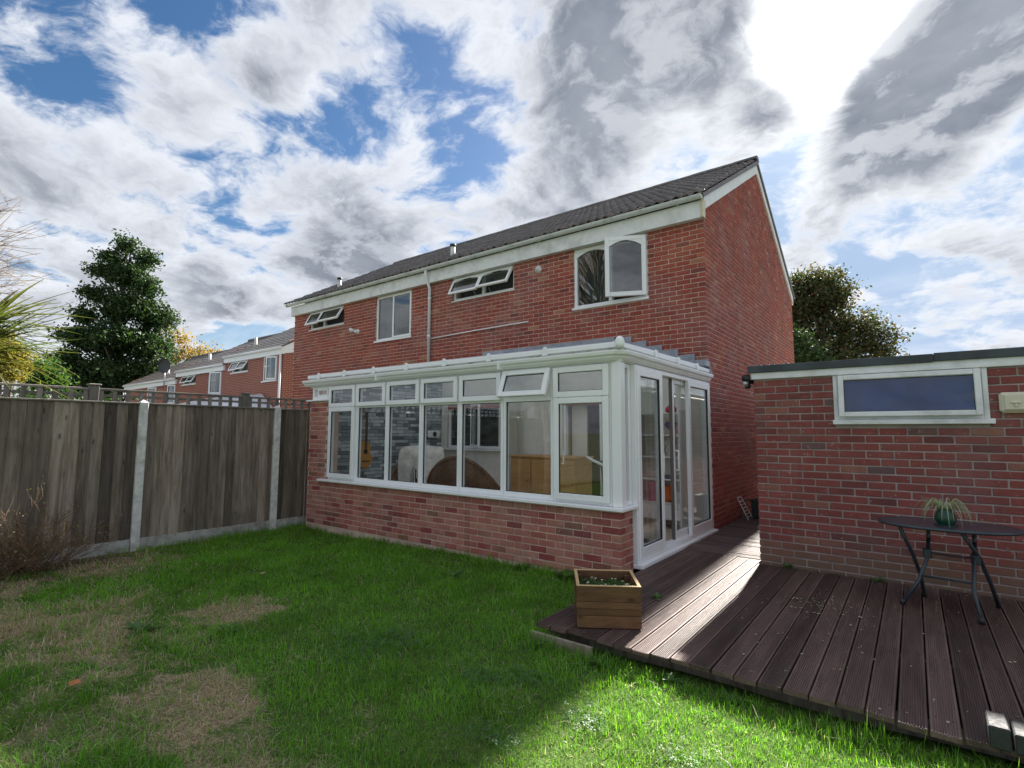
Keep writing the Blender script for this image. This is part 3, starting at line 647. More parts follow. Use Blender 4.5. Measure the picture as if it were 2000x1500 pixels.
def house_windows():
    T = facade_T(YF); cur = mat('net_curtain', (.50, .50, .48), .9, var=.15, vscale=3, stretch=(6, 1, .2))
    # two strip windows with pairs of open top-hung sashes
    for i, arch in ((0, 0), (2, .05)):
        u0, u1, z0, z1 = WINS[i]; um = (u0+u1)/2 if i else u0+.62
        b = MB(T).frame(u0+.003, u1-.003, z0+.003, z1-.003, .05, .045, .105); b.box(um-.035, um+.035, .047, .103, z0+.053, z1-.053, .004)
        b.box(u0-.02, u1+.02, -.018, .044, z0-.022, z0+.0, .004)
        w = b.build('window', UPVC, house)
        w['label'] = 'strip window with two top hung sashes pushed open'
        for a, c, an in ((u0+.03, um, 27), (um+.005, u1-.03, 31)):
            sash(tilt(T, z1-.03, .043, R(an)), a, c, z0+.05, z1-.03, -.005, .042, .052, w, GLASS_UP, arch)
        MB(T).box(u0+.1, u1-.1, .20, .215, z0+.05, z1-.12).build('backing_sheet', DARK, w)  # dark sheet behind both sashes, coloured like the dark room
        for a in (um-.18, um+.22): MB(T).tube([(a, .02, z0+.05), (a+.05, -.10, z0+.10)], .006, 6).build('stay', mat('steel', (.5, .5, .5), .35, metal=.9), w)
    u0, u1, z0, z1 = WINS[1]; um = (u0+u1)/2-.03
    b = MB(T).frame(u0+.003, u1-.003, z0+.003, z1-.003, .055, .03, .10); b.box(um-.03, um+.03, .032, .098, z0+.058, z1-.058, .004)
    b.box(u0-.02, u1+.02, -.03, .029, z0-.03, z0+.012, .004); w = b.build('window', UPVC, house)
    pane(T, u0+.058, um-.03, z0+.058, z1-.058, .06, GLASS_UP, w); sash(T, um+.01, u1-.02, z0+.03, z1-.02, .0, .029, .05, w, GLASS_UP)
    MB(T).box(u0+.16, um+.3, .22, .235, z0+.01, z1-.01).build('curtain', mat('beige_curtain', (.55, .47, .38), .9, var=.25, vscale=2, stretch=(9, 1, .1)), w)
    u0, u1, z0, z1 = WINS[3]; um = u0+.70
    b = MB(T).frame(u0+.003, u1-.003, z0+.003, z1-.003, .06, .02, .10, wb=.05); b.box(um-.03, um+.03, .022, .098, z0+.053, z1-.063, .004)
    b.arch(u0+.061, um-.031, z1-.062, .085, .03, .09); b.box(u0-.02, u1+.02, -.035, .019, z0-.03, z0+.006, .004); w = b.build('window', UPVC, house)
    w['label'] = 'bedroom window with arched panes and its right casement swung open'
    pane(T, u0+.06, um-.03, z0+.05, z1-.06, .06, GLASS_UP, w)
    TS = swing(T, u1-.03, .018, R(24)); sash(TS, um-.01, u1-.03, z0+.04, z1-.03, -.04, .018, .075, w, GLASS_UP, .09)
    MB(TS).box(um+.015, um+.03, .019, .045, z0+.40, z0+.62, .003).build('handle', UPVC, w)
    MB(T).box(u0+.05, u1-.75, .24, .255, z0+.01, z1-.01).build('curtain', cur, w)
house_windows()

# ------------------------------------------------------------------ conservatory
cons = thing('conservatory', (-5.2, 6.3, -.1), 'white framed lean-to conservatory on a low brick wall', 'conservatory')
MULL = [-7.5+i*.7171 for i in range(8)]
ZS, ZT, ZH = .625, 1.785, 2.125         # sill, transom, head
def build_cons():
    T = facade_T(YC)
    # brick base, pier and return
    MB().box(XC0+.01, XC1-.008, YC+.008, YC+.22, -.25, ZS-.02).build('wall', MORTAR, cons)
    MB().box(XC1-.22, XC1-.0082, YC+.2205, 5.19, -.25, ZS-.0202).build('wall', MORTAR, cons)
    MB().box(XC0+.0102, -7.522, YC+.0082, YC+.2202, ZS-.0198, 1.885).build('pier', MORTAR, cons)
    MB().box(XC0+.0104, XC0+.2, YC+.2204, YF-.02, -.25, 2.25).build('end_wall', MORTAR, cons)
    MB().prism([(YC+.225, .021), (YF-.021, .021), (YF-.021, 2.81), (YC+.225, 2.27)], XC0+.205, XC0+.215, 0).build('feature_wallpaper', slate_paper(), cons)
    br = []
    nb = int((ZS-.02+.14)/PITCH_Z); z0 = ZS-.03-nb*PITCH_Z
    for a, c, z in lay(0, XC1-XC0, z0, ZS-.025, (), 0): br.append((Vector((XC1-(a+c)/2, YC+BD/2, z)), c-a, 0))
    for a, c, z in lay(0, 5.195-YC, z0, ZS-.025, (), 1): br.append((Vector((XC1-BD/2, YC+(a+c)/2, z)), c-a, 1))
    for a, c, z in lay(-7.52-XC1 if 0 else XC1+7.52, XC1-XC0, z0+(nb+0)*PITCH_Z, 1.885, (), nb, False): br.append((Vector((XC1-(a+c)/2, YC+BD/2, z)), c-a, 0))
    make_bricks(cons, br, BR_CONS)
    # sill
    b = MB().box(-7.66, XC1+.055, YC-.065, YC+.14, ZS-.022, ZS+.012, .005); b.box(XC1-.16, XC1+.0548, YC+.1402, 5.235, ZS-.0222, ZS+.0118, .005); b.build('sill', UPVC, cons)
    MB().box(XC0-.04, -7.50, YC-.05, YC+.16, 1.888, 1.912, .004).build('pier_sill', UPVC, cons)
    b = MB(T).frame(XC0+.03, -7.51, 1.913, ZH, .05, .03, .10, wb=.055, wt=.04); w = b.build('window', UPVC, cons); w['label'] = 'tiny window above the brick pier'
    b = MB(T).frame(XC0+.16, -7.585, 1.967, ZH-.03, .03, .034, .08, .003); b.build('sash', UPVC, w); pane(T, XC0+.18, -7.60, 1.98, ZH-.05, .06, GLASS, w)
    # head beam and corner post
    MB().box(XC0-.02, XC1+.02, YC+.02, YC+.11, ZH, ZH+.05, .004).build('head_beam', UPVC, cons)
    MB().box(XC1-.09, XC1+.015, YC+.1105, YF-.02, ZH+.0002, ZH+.0498, .004).build('head_beam', UPVC, cons)
    MB().box(MULL[7]+.006, XC1+.012, YC+.012, YC+.125, ZS+.013, ZH-.0005, .006).build('corner_post', UPVC, cons)
    for i in range(7):
        u0, u1 = MULL[i], MULL[i+1]
        b = MB(T).frame(u0+.002, u1-.002, ZS+.013, ZH-.001, .038, .03, .10, .005, wb=.06, wt=.03); b.box(u0+.04, u1-.04, .032, .098, ZT-.035, ZT+.02, .004)
        w = b.build('window', UPVC, cons)
        if i in (0, 6): sash(T, u0+.022, u1-.022, ZS+.045, ZT-.012, -.012, .029, .068, w, GLASS)
        else:
            pane(T, u0+.03, u1-.03, ZS+.065, ZT-.03, .06, GLASS, w)
            g = MB(T).frame(u0+.039, u1-.039, ZS+.072, ZT-.034, .007, .045, .062, 0); g.build('gasket', MATS['black_gasket'], w)
        an = 20 if i == 5 else 0
        TT = tilt(T, ZH-.012, .029, R(an)) if an else T
        sash(TT, u0+.018, u1-.018, ZT-.010, ZH-.012, -.014, .029, .066, w, GLASS)
        if i == 5: w['label'] = 'window with its top light tilted open'
        if i == 6: MB(T).tube([(u0+.06, .11, ZS+.42), (u0+.06, .14, ZS+.42), (u0+.06, .14, ZS+.56)], .010, 6).build('handle', UPVC, w)
    # narrow side light
    S = side_T(XC1+.01)
    b = MB(S).frame(YC+.128, 5.205, ZS+.013, ZH-.001, .045, .02, .09); w = b.build('window', UPVC, cons); w['label'] = 'narrow side window beside the patio door'
    pane(S, YC+.165, 5.165, ZS+.055, ZH-.04, .055, GLASS, w)
    # sliding patio door
    D0, D1, z0, z1 = 5.215, 7.80, .035, ZH-.002; S = side_T(XC1+.045)
    b = MB(S).frame(D0, D1, z0, z1, .05, .0, .12, .006); b.box(D0-.02, D1+.02, -.06, .125, -.012, .033, .006); door = b.build('patio_door', UPVC, cons); door['label'] = 'white sliding patio door standing part open'
    for a, c, d in ((D0+.045, 5.96, -.01), (6.86, D1-.045, -.01)):
        b = MB(S).frame(a, c, z0+.04, z1-.04, .075, d, d+.05, .006, wb=.11); b.build('door_leaf', UPVC, door); pane(S, a+.07, c-.07, z0+.14, z1-.11, d+.025, GLASS, door)
        g = MB(S).frame(a+.074, c-.074, z0+.149, z1-.114, .007, d+.012, d+.035, 0); g.build('gasket', MATS['black_gasket'], door)
    for a, c in ((5.34, 6.02), (6.44, 7.10)):
        b = MB(S).frame(a, c, z0+.045, z1-.045, .065, .055, .10, .006, wb=.09); b.build('door_leaf', UPVC, door); pane(S, a+.06, c-.06, z0+.13, z1-.105, .078, GLASS, door)
    for y, s_ in ((5.985, 1), (6.475, -1)):
        MB(S).tube([(y, .05, .93), (y, .01, .93), (y, .005, .96), (y, .005, 1.14), (y, .01, 1.17), (y, .05, 1.17)], .010, 8).build('handle', UPVC, door, True)
    MB(S).box(6.432, 6.4398, .056, .099, z0+.05, z1-.05).build('edge_seal', mat('grey_seal', (.12, .11, .10), .6), door)
    # gutter: ogee profile along front and side
    prof = [(0, 0), (-.035, 0), (-.06, .025), (-.068, .045), (-.092, .058), (-.10, .085), (-.10, .10), (-.088, .10), (-.086, .086), (-.06, .07), (0, .07)]
    b = MB(); x0, x1, y0, y1 = XC0-.10, XC1+.01, YC+.005, YF-.03; zz = ZH+.012
    P = [(x0, y0), (x1, y0), (x1, y1)]
    rings = [[(x0, y0+d, zz+z) for d, z in prof], [(x1-d-.11, y0+d, zz+z) for d, z in prof], [(x1-d, y0+d+.11, zz+z) for d, z in prof], [(x1-d, y1, zz+z) for d, z in prof]]
    q = len(prof)
    for a, c in zip(rings, rings[1:]): b.add(a+c, [(i, (i+1) % q, q+(i+1) % q, q+i) for i in range(q)])
    b.add(rings[0], [tuple(range(q))]); b.add(rings[3], [tuple(range(q))]); gut = b.build('gutter', UPVC, cons)
    for X in (-6.2, -3.9): MB().box(X-.012, X+.012, y0-.1025, y0-.001, zz-.002, zz+.1025, .002).build('gutter_joint', UPVC, gut)
    # roof: hipped lean-to of clear sheets, glazing bars with end caps
    ze, zt = ZH+.155, 2.84; ye, yt = YC-.03, YF-.03; xe = XC1+.04; xr = -3.85
    A, B_, C_, D_ = (XC0-.02, ye, ze), (xe, ye, ze), (xr, yt, zt), (XC0-.02, yt, zt); E_ = (xe, yt, ze)
    def slab(pts, t=.012): 
        n = len(pts); b = MB(); b.add([(x, y, z) for x, y, z in pts]+[(x, y, z+t) for x, y, z in pts], [tuple(range(n))[::-1], tuple(range(n, 2*n))]+[(i, (i+1) % n, n+(i+1) % n, n+i) for i in range(n)]); return b
    slab([A, B_, C_, D_]).build('roof_sheet', POLY, cons); slab([B_, E_, C_]).build('roof_sheet', POLY, cons)
    MB().box(A[0], xe+.01, ye-.018, ye+.03, ze-.015, ze+.042, .008).build('eaves_trim', UPVC, cons)
    MB().box(xe-.03, xe+.018, ye+.0305, yt, ze-.0148, ze+.0418, .008).build('eaves_trim', UPVC, cons)
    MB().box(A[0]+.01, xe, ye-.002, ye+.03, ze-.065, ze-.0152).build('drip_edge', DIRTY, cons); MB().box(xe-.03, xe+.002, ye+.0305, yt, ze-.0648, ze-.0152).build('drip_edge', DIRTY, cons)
    for X in (-7.72, -7.02, -6.30, -5.58, -4.84, -4.08, -3.25):
        yt2 = yt if X < xr else ye+(yt-ye)*(xe-X)/(xe-xr); zt2 = ze+(zt-ze)*(yt2-ye)/(yt-ye)
        b = MB().add([(X+sx*.025, y, z+h) for y, z in ((ye-.02, ze), (yt2, zt2)) for sx in (-1, 1) for h in (.012, .05)], [(0, 1, 3, 2), (4, 6, 7, 5), (0, 4, 5, 1), (2, 3, 7, 6), (1, 5, 7, 3), (0, 2, 6, 4)])
        g = b.build('glazing_bar', UPVC, cons)
        MB().prism([(X-.036, ze-.03), (X+.036, ze-.03), (X+.036, ze+.035), (X+.014, ze+.07), (X-.014, ze+.07), (X-.036, ze+.035)], ye-.035, ye-.0195, 1).build('end_cap', UPVC, g)
    for f in (.3, .55, .8):
        Y = ye+(yt-ye)*f; k_ = f
        p0, p1 = Vector((xe+.02, Y, ze)), Vector((xe+(xr-xe)*min(f, 1), Y, ze+(zt-ze)*min(f, 1)))
        g = MB().tube([p0+Vector((0, 0, .03)), p1+Vector((0, 0, .03))], .026, 6).build('glazing_bar', UPVC, cons)
        MB().box(xe+.018, xe+.04, Y-.035, Y+.035, ze-.03, ze+.065, .008).build('end_cap', UPVC, g)
    hb = MB().tube([Vector(B_)+Vector((.02, -.02, .035)), Vector(C_)+Vector((0, 0, .03))], .036, 8).build('hip_bar', UPVC, cons, True)
    b = MB(); c = Vector(B_)+Vector((.01, -.035, .03)); b.lathe([(.040, -.06), (.046, -.02), (.046, .02), (.036, .045), (.020, .06), (.006, .066)], c, 12); b.build('hip_cap', UPVC, cons, True)
    # lead flashing on the house wall: level along the top, stepped down the hip
    MB().box(-6.72, xr+.0, YF-.022, YF-.002, 2.84, 2.965, .003).build('flashing', LEAD, cons)
    nst = 6
    for i in range(nst):
        xa = xr+(xe-xr)*i/nst; xb = xr+(xe-xr)*(i+1)/nst+.05; zb = zt-(zt-ze)*(i+1)/nst+.0; zu = zt-(zt-ze)*i/nst
        MB().prism([(xa+.001, zu-.04), (xb, zb-.04), (min(xb, xe-.02), zu+.105), (xa+.02, zu+.095)], YF-.024-.003*(i % 2), YF-.002, 1).build('flashing', LEAD, cons)
    MB().box(xe-.30, xe+.03, YF-.26, YF-.028, ze+.065, ze+.155, .01).build('flashing', LEAD, cons)
    # inside
    MB().box(XC0+.22, XC1-.03, YC+.225, YF-.03, -.02, .02).build('floor', mat('laminate_floor', (.48, .39, .29), .4, var=.2, vscale=4, stretch=(1, 8, 1)), cons)
    wall_grid(MB(facade_T(YF)), XC0+.22, XC1-.02, .021, 2.24, INNER, -.02, -.004).build('plaster', CREAM, cons)
    MB().prism([(XC0+.22, 2.241), (XC1-.1, 2.241), (xr, 2.82), (XC0+.22, 2.82)], YF-.02, YF-.004, 1).build('plaster', CREAM, cons)
    T2 = facade_T(YF)
    u0, u1, a, c = INNER[0]
    b = MB(T2).frame(u0+.003, u1-.003, a+.003, c-.003, .055, .02, .09); b.box(u0+.66, u0+.72, .022, .088, a+.058, c-.058); b.box(u0-.05, u1+.05, -.12, -.021, a-.03, a, .005)
    w = b.build('window', UPVC, cons); w['label'] = 'inner window between conservatory and house'
    pane(T2, u0+.055, u0+.66, a+.055, c-.055, .05, GLASS_UP, w); pane(T2, u0+.72, u1-.055, a+.055, c-.055, .05, GLASS_UP, w)
    TS = swing(T2, u0+.70, -.02, R(-35)); sash(TS, u0+.70, u1-.05, a+.04, c-.04, -.065, -.021, .05, w, GLASS)
    u0, u1, a, c = INNER[1]
    b = MB(T2).frame(u0+.003, u1-.003, a+.003, c-.003, .05, .0, .09); dr = b.build('inner_doorway', UPVC, cons)
    MB(T2).box(u0+.06, u0+.36, .20, .24, .03, 1.93).build('door_leaf', CREAM, dr)
    rb = MB()
    for i in range(18): rb.box(-6.05+i*.05, -6.012+i*.05, YF-.10, YF-.04, .18, .78, .01)
    rb.box(-6.07, -5.13, YF-.085, YF-.055, .17, .20); rb.build('radiator', UPVC, cons)
    MB().box(-5.18, -5.09, YF-.032, YF-.0205, 1.22, 1.31, .003).build('light_switch', UPVC, cons)
def slate_paper():
    m = bpy.data.materials.new('slate_wallpaper'); m.use_nodes = True; k = NT(m.node_tree); b = k.n['Principled BSDF']; b.inputs['Roughness'].default_value = .7
    g = k.new('ShaderNodeNewGeometry'); s = k.new('ShaderNodeSeparateXYZ'); k.put(s.inputs[0], g.outputs['Position']); c = k.new('ShaderNodeCombineXYZ'); k.put(c.inputs[0], s.outputs[1]); k.put(c.inputs[1], s.outputs[2])
    bt = k.new('ShaderNodeTexBrick', offset=.37, offset_frequency=2, squash=.6, squash_frequency=3); k.put(bt.inputs['Vector'], c.outputs[0])
    for n, v in (('Scale', 1.0), ('Mortar Size', .004), ('Brick Width', .30), ('Row Height', .062), ('Bias', .05)): bt.inputs[n].default_value = v
    bt.inputs['Color1'].default_value = (.07, .10, .12, 1); bt.inputs['Color2'].default_value = (.72, .78, .80, 1); bt.inputs['Mortar'].default_value = (.02, .025, .03, 1)
    bt.inputs['Mortar Smooth'].default_value = .4
    n = k.noise(k.vmath('MULTIPLY', c.outputs[0], (3, 14, 1)), 3, 5, .6)
    k.put(b.inputs['Base Color'], k.mix(k.smooth(n, .3, .75), k.mix(.45, bt.outputs[0], (.05, .07, .085)), bt.outputs[0])); return m
build_cons()

# ------------------------------------------------------------------ garage
gar = thing('garage', (1.3, 9, -.1), 'flat roofed red brick garage beside the deck', 'garage')
XG1, YG1 = 4.2, 12.3; GZ = 1.985; GW = (-.633, .543, 1.505, 1.955)
def build_garage():
    T = facade_T(YG)
    wall_grid(MB(T), XG+.008, XG1, -.2, GZ+.06, [GW], .007, .22).build('wall', MORTAR_G, gar)
    MB().box(XG+.0082, XG+.22, YG+.221, YG1, -.2, GZ+.0598).build('wall', MORTAR_G, gar); MB().box(XG+.221, XG1, YG1-.2, YG1, -.2, GZ+.05).build('wall', MORTAR_G, gar); MB().box(XG1-.2, XG1-.0003, YG+.221, YG1-.21, -.2, GZ+.0602).build('wall', MORTAR_G, gar)
    MB().box(XG+.23, XG1-.21, YG+.23, YG1-.21, -.05, 0).build('floor', CONC, gar)
    br = []; n = int(GZ/PITCH_Z+1.6); z0 = GZ-.004-n*PITCH_Z
    for a, c, z in lay(0, XG1-XG, z0, GZ, [(GW[0]-XG, GW[1]-XG, GW[2], GW[3]+.1)], 0): br.append((Vector((XG+(a+c)/2, YG+BD/2, z)), c-a, 0))
    for a, c, z in lay(0, YG1-YG, z0, GZ, (), 1): br.append((Vector((XG+BD/2, YG+(a+c)/2, z)), c-a, 1))
    make_bricks(gar, br, BR_GAR)
    MB().box(XG-.012, XG1+.02, YG-.022, YG-.001, GZ, GZ+.085, .004).build('fascia', PAINT, gar)
    MB().box(XG-.03, XG-.001, YG-.0005, YG1, GZ+.002, GZ+.084, .004).build('fascia', PAINT, gar)
    f = MB(); x = XG-.05
    for x0, x1, dz in ((XG-.05, .18, 0), (.182, XG1+.06, .006)): f.box(x0, x1, YG-.045, YG-.0235, GZ+.07+dz, GZ+.150+dz, .006)
    f.build('felt_edge', FELT, gar); MB().box(XG-.0498, XG1+.06, YG-.0234, YG1+.05, GZ+.0862, GZ+.142, .01).build('flat_roof', FELT, gar)
    b = MB(); 
    for i in range(9): b.add([(XG-.02+.045*i, YG+.1, GZ+.155), (XG+.03+.045*i, YG+.1, GZ+.155), (XG+.01+.045*i, YG+.13, GZ+.175+.012*math.sin(i*2.1)), (XG-.01+.05*i, YG+.5, GZ+.157)], [(0, 1, 2), (0, 2, 3), (1, 3, 2)])
    b.build('torn_felt', FELT, gar)
    dg = mat('black_gutter', (.02, .02, .022), .5)
    g = MB().tube([(XG-.075, YG-.02, GZ+.02), (XG-.075, YG1, GZ+.02)], .045, 12).build('gutter', dg, gar, True)
    MB().tube([(XG-.075, YG+.06, GZ-.0), (XG-.075, YG+.06, GZ-.09)], .03, 10).build('gutter_outlet', dg, g, True); MB().tube([(XG-.078, YG-.075, GZ-.045), (XG-.072, YG-.022, GZ-.045)], [.022, .032], 10).build('pipe_end', mat('dull_steel', (.45, .45, .45), .4, metal=.8), g, True)
    # top hung timber window
    u0, u1, z0, z1 = GW
    b = MB(T).frame(u0, u1, z0+.025, z1+.028, .04, -.02, .07, .004); w = b.build('window', PAINT, gar); w['label'] = 'peeling white timber window under the garage fascia'
    MB(T).box(u0-.012, u1+.03, -.055, .069, z0-.022, z0+.024, .004).build('sill', PAINT, w)
    MB(T).box(u0-.02, u1+.02, -.04, .03, z1+.0285, z1+.058, .003).build('drip_board', PAINT, w)
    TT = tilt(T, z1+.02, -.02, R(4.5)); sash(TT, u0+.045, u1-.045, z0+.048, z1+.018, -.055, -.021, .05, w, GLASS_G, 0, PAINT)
    MB(T).box(u0+.045, u1-.045, .0, .012, z0+.05, z1).build('backing_sheet', mat('painted_sky_reflection', (.0, .024, .085), .5, var=.3, vscale=5), w)  # blue sheet behind the pane, its colour stands in for reflected sky
build_garage()
fl = thing('floodlight', (.70, YG-.03, 1.66), 'cream plastic outdoor light fixed to the brick garage wall', 'light')
b = MB().box(.605, .80, YG-.055, YG-.002, 1.575, 1.755, .022); b.build('housing', mat('cream_plastic', (.66, .62, .48), .45, dirt=(.45, .40, .28), dirt_amt=.4), fl)
MB().box(.635, .77, YG-.068, YG-.0555, 1.60, 1.73, .02).build('lens', mat('cream_lens', (.62, .58, .45), .3), fl)
MB().box(.675, .74, YG-.082, YG-.0685, 1.655, 1.675, .005).build('bracket', MATS['cream_plastic'], fl); MB().box(.70, .715, YG-.0815, YG-.0685, 1.625, 1.654, .003).build('bracket', MATS['cream_plastic'], fl)

# ------------------------------------------------------------------ fences
def build_fence():
    f = thing('fence', (XF, 2, -.2), 'weathered brown feather-edge board fence with concrete posts', 'fence')
    posts = [-3.1, -1.2, .7, 2.6, 4.49]
    for p in posts:
        b = MB().box(XF-.05, XF+.055, p-.05, p+.05, -.4, 1.775, .006)
        b.add([(XF-.05, p-.05, 1.7745), (XF+.055, p-.05, 1.7745), (XF+.055, p+.05, 1.7745), (XF-.05, p+.05, 1.7745), (XF+.002, p, 1.815)], [(0, 1, 4), (1, 2, 4), (2, 3, 4), (3, 0, 4)]); b.build('post', CONC, f)
    ends = list(zip(posts, posts[1:]))+[(4.49, 5.16)]
    for i, (a, c) in enumerate(ends):
        a += .052; c -= .052
        MB().box(XF-.025, XF+.025, a, c, -.36, -.035, .006).build('gravel_board', CONC_D, f)
        MB().box(XF-.03, XF+.045, a, c, 1.748, 1.772, .004).build('capping', TRELLIS, f)
        for z in (.35, 1.4): MB().box(XF-.06, XF-.021, a, c, z, z+.06).build('rail', FENCE, f)
        y = a+.004
        while y < c-.02:
            wv = min(random.uniform(.105, .15), c-y-.001); zb = -.033+random.uniform(-.004, .004); x = XF+random.uniform(0, .004); t = random.uniform(-.004, .004)
            # feather edge: thick on one side, lapping over the next board
            b = MB().add([(x-.004, y-.012, zb), (x+.030+t, y-.003, zb), (x+.004, y+wv+.004, zb), (x-.010, y+wv+.004, zb), (x-.004, y-.012, 1.746), (x+.030-t, y-.003, 1.746), (x+.004, y+wv+.004, 1.746), (x-.010, y+wv+.004, 1.746)],
                         [(0, 1, 2, 3)[::-1], (4, 5, 6, 7), (0, 1, 5, 4), (1, 2, 6, 5), (2, 3, 7, 6), (3, 0, 4, 7)]); b.build('board', FENCE, f); y += wv
    t = thing('trellis_fence', (XF-.26, 2, -.2), 'grey timber trellis topped fence standing behind the board fence', 'fence'); X = XF-.26
    MB().box(X-.02, X+.02, -3.2, 7.4, -.3, 1.60).build('panel', FENCE, t)
    for p in (-1.85, .13, 2.11, 4.09, 6.07):
        po = MB().box(X-.05, X+.05, p-.05, p+.05, -.3, 1.985, .004).build('post', TRELLIS, t)
        MB().box(X-.068, X+.068, p-.068, p+.068, 1.9852, 2.008, .008).build('post_cap', TRELLIS, po)
        a, c = p+.051, p+1.98-.051
        MB().box(X-.028, X+.028, a, c, 1.925, 1.955, .004).build('rail', TRELLIS, t); MB().box(X-.022, X-.004, a, c, 1.845, 1.878, .003).build('rail', TRELLIS, t); MB().box(X-.025, X+.025, a, c, 1.601, 1.64, .003).build('rail', TRELLIS, t)
        n = 13
        for i in range(n):
            y = a+.03+(c-a-.06)*i/(n-1); MB().box(X-.003, X+.016, y-.025, y+.025, 1.64, 1.925, .003).build('slat', TRELLIS, t)
build_fence()

# ------------------------------------------------------------------ neighbouring terrace
def tex_brick(name, cols, mort):
    m = bpy.data.materials.new(name); m.use_nodes = True; k = NT(m.node_tree); b = k.n['Principled BSDF']; b.inputs['Roughness'].default_value = .9
    g = k.new('ShaderNodeNewGeometry'); s = k.new('ShaderNodeSeparateXYZ'); k.put(s.inputs[0], g.outputs['Position']); c = k.new('ShaderNodeCombineXYZ')
    k.put(c.inputs[0], k.math('ADD', s.outputs[0], s.outputs[1])); k.put(c.inputs[1], s.outputs[2])
    bt = k.new('ShaderNodeTexBrick'); k.put(bt.inputs['Vector'], c.outputs[0])
    for n, v in (('Scale', 1.0), ('Mortar Size', .010), ('Brick Width', .225), ('Row Height', .075), ('Bias', 0)): bt.inputs[n].default_value = v
    for n, v in zip(('Color1', 'Color2', 'Mortar'), (*cols, mort)): bt.inputs[n].default_value = (*v, 1)
    n = k.noise(g.outputs['Position'], 2, 5, .6); k.put(b.inputs['Base Color'], k.mix(k.smooth(n, .3, .7, 0, .3), bt.outputs[0], (.34, .12, .075)))
    bn = k.new('ShaderNodeBump'); bn.inputs['Strength'].default_value = .6; bn.inputs['Distance'].default_value = .01; k.put(bn.inputs['Height'], k.math('SUBTRACT', 1.0, bt.outputs[1])); k.l.new(bn.outputs[0], b.inputs['Normal']); return m
BR_FAR = tex_brick('terrace_brick', ((.31, .070, .048), (.24, .052, .040)), (.46, .32, .25))
def terrace(x0, x1, ze, wins, label, gable=False):
    Y0 = 11.1; t = thing('terraced_house', ((x0+x1)/2, Y0+3.6, -.2), label, 'house', 'stepped red brick terrace beyond the fence'); T = facade_T(Y0)
    wall_grid(MB(T), x0, x1, -.3, ze, [w[:4] for w in wins], 0, .25).build('wall', BR_FAR, t)
    e, r = (Y0-.16, ze+.05), (Y0+3.64, ze+.05+2.14); tl = math.tan(SLOPE)
    MB().prism([(Y0+.251, -.3), (Y0+7.2, -.3), (Y0+7.2, ze), (r[0], r[1]-.1), (Y0+.251, e[1]+.30)], x1-.25, x1-.0005, 0).build('gable_wall', BR_FAR, t)
    MB().prism([(Y0+.251, -.3), (Y0+7.2, -.3), (Y0+7.2, ze), (r[0], r[1]-.1), (Y0+.251, e[1]+.30)], x0, x0+.1, 0).build('gable_wall', BR_FAR, t)
    MB().box(x0+.11, x1-.26, Y0+7.0, Y0+7.19, -.3, ze).build('back_wall', BR_FAR, t)
    b = MB(); n = 12; st = (r[0]-e[0])/n            # tile courses as real steps
    for i in range(n):
        y0, y1 = e[0]+i*st, e[0]+(i+1)*st+.03; z0, z1 = e[1]+(y0-e[0])*tl, e[1]+(y1-e[0])*tl; xa, xb = x0+.005, x1+(.08 if gable else -.005)
        b.add([(xa, y0, z0), (xb, y0, z0), (xb, y1, z1), (xa, y1, z1), (xa, y0, z0+.045), (xb, y0, z0+.045), (xb, y1, z1+.018), (xa, y1, z1+.018)], [(0, 1, 5, 4), (4, 5, 6, 7), (1, 2, 6, 5), (0, 4, 7, 3), (0, 3, 2, 1)])
    b.prism([(r[0], r[1]+.02), (2*r[0]-e[0], e[1]), (2*r[0]-e[0], e[1]-.05), (r[0], r[1]-.06)], x0+.006, x1-.006, 0)
    rf = b.build('roof', TILE, t)
    MB().tube([(x0, r[0], r[1]+.03), (x1, r[0], r[1]+.03)], .10, 10).build('ridge_tile', TILE, rf)
    MB().box(x0-.0+.006, x1-.006, Y0-.10, Y0-.001, ze-.24, ze+.03, .004).build('fascia', UPVC, t)
    MB().tube([(x0+.01, Y0-.16, ze+.02), (x1+.03, Y0-.16, ze+.02)], .05, 10).build('gutter', UPVC, t, True)
    if gable: MB().prism([(e[0]+.05, ze-.24), (Y0+.5, ze-.1), (r[0], r[1]-.28), (r[0], r[1]-.06), (e[0], e[1]-.03)], x1+.0005, x1+.05, 0).build('bargeboard', UPVC, t)
    for u0, u1, z0, z1, kind in wins:
        um = (u0+u1)/2; b = MB(T).frame(u0+.003, u1-.003, z0+.003, z1-.003, .06, .02, .1); b.box(um-.03, um+.03, .022, .098, z0+.06, z1-.06); b.box(u0-.03, u1+.03, -.05, .018, z0-.04, z0+.01)
        if kind != 'strip': b.box(u0+.06, um-.03, .022, .098, z1-.42, z1-.36)
        w = b.build('window', UPVC, t)
        if kind == 'strip':
            for a, c, an in ((u0+.04, um, 25), (um+.01, u1-.04, 30)): sash(tilt(T, z1-.03, .018, R(an)), a, c, z0+.04, z1-.03, -.03, .017, .06, w, GLASS_UP)
        else:
            pane(T, u0+.06, um-.03, z0+.06, z1-.06, .06, GLASS_UP, w); TS = swing(T, u1-.04, .018, R(22)); sash(TS, um+.01, u1-.04, z0+.04, z1-.04, -.03, .017, .06, w, GLASS_UP)
        MB(T).box(u0+.06, u1-.06, .22, .235, z0+.05, z1-.05).build('curtain', mat('grey_curtain', (.25, .25, .25), .9), w)
    return t, rf, e
D = ((-24.7, -23.15, 4.02, 4.52, 'strip'), (-21.85, -20.68, 3.48, 4.52, 'win'))
t1, r1, e1 = terrace(-25.3, -20.15, 4.76, [(a, b_, z0, z1, k) for a, b_, z0, z1, k in D], 'terraced brick house with the tallest roof and a white gable board', True)
MB().tube([(-20.32, 11.03, 4.6), (-20.32, 11.03, -.2)], .05, 10).build('downpipe', UPVC, t1, True)
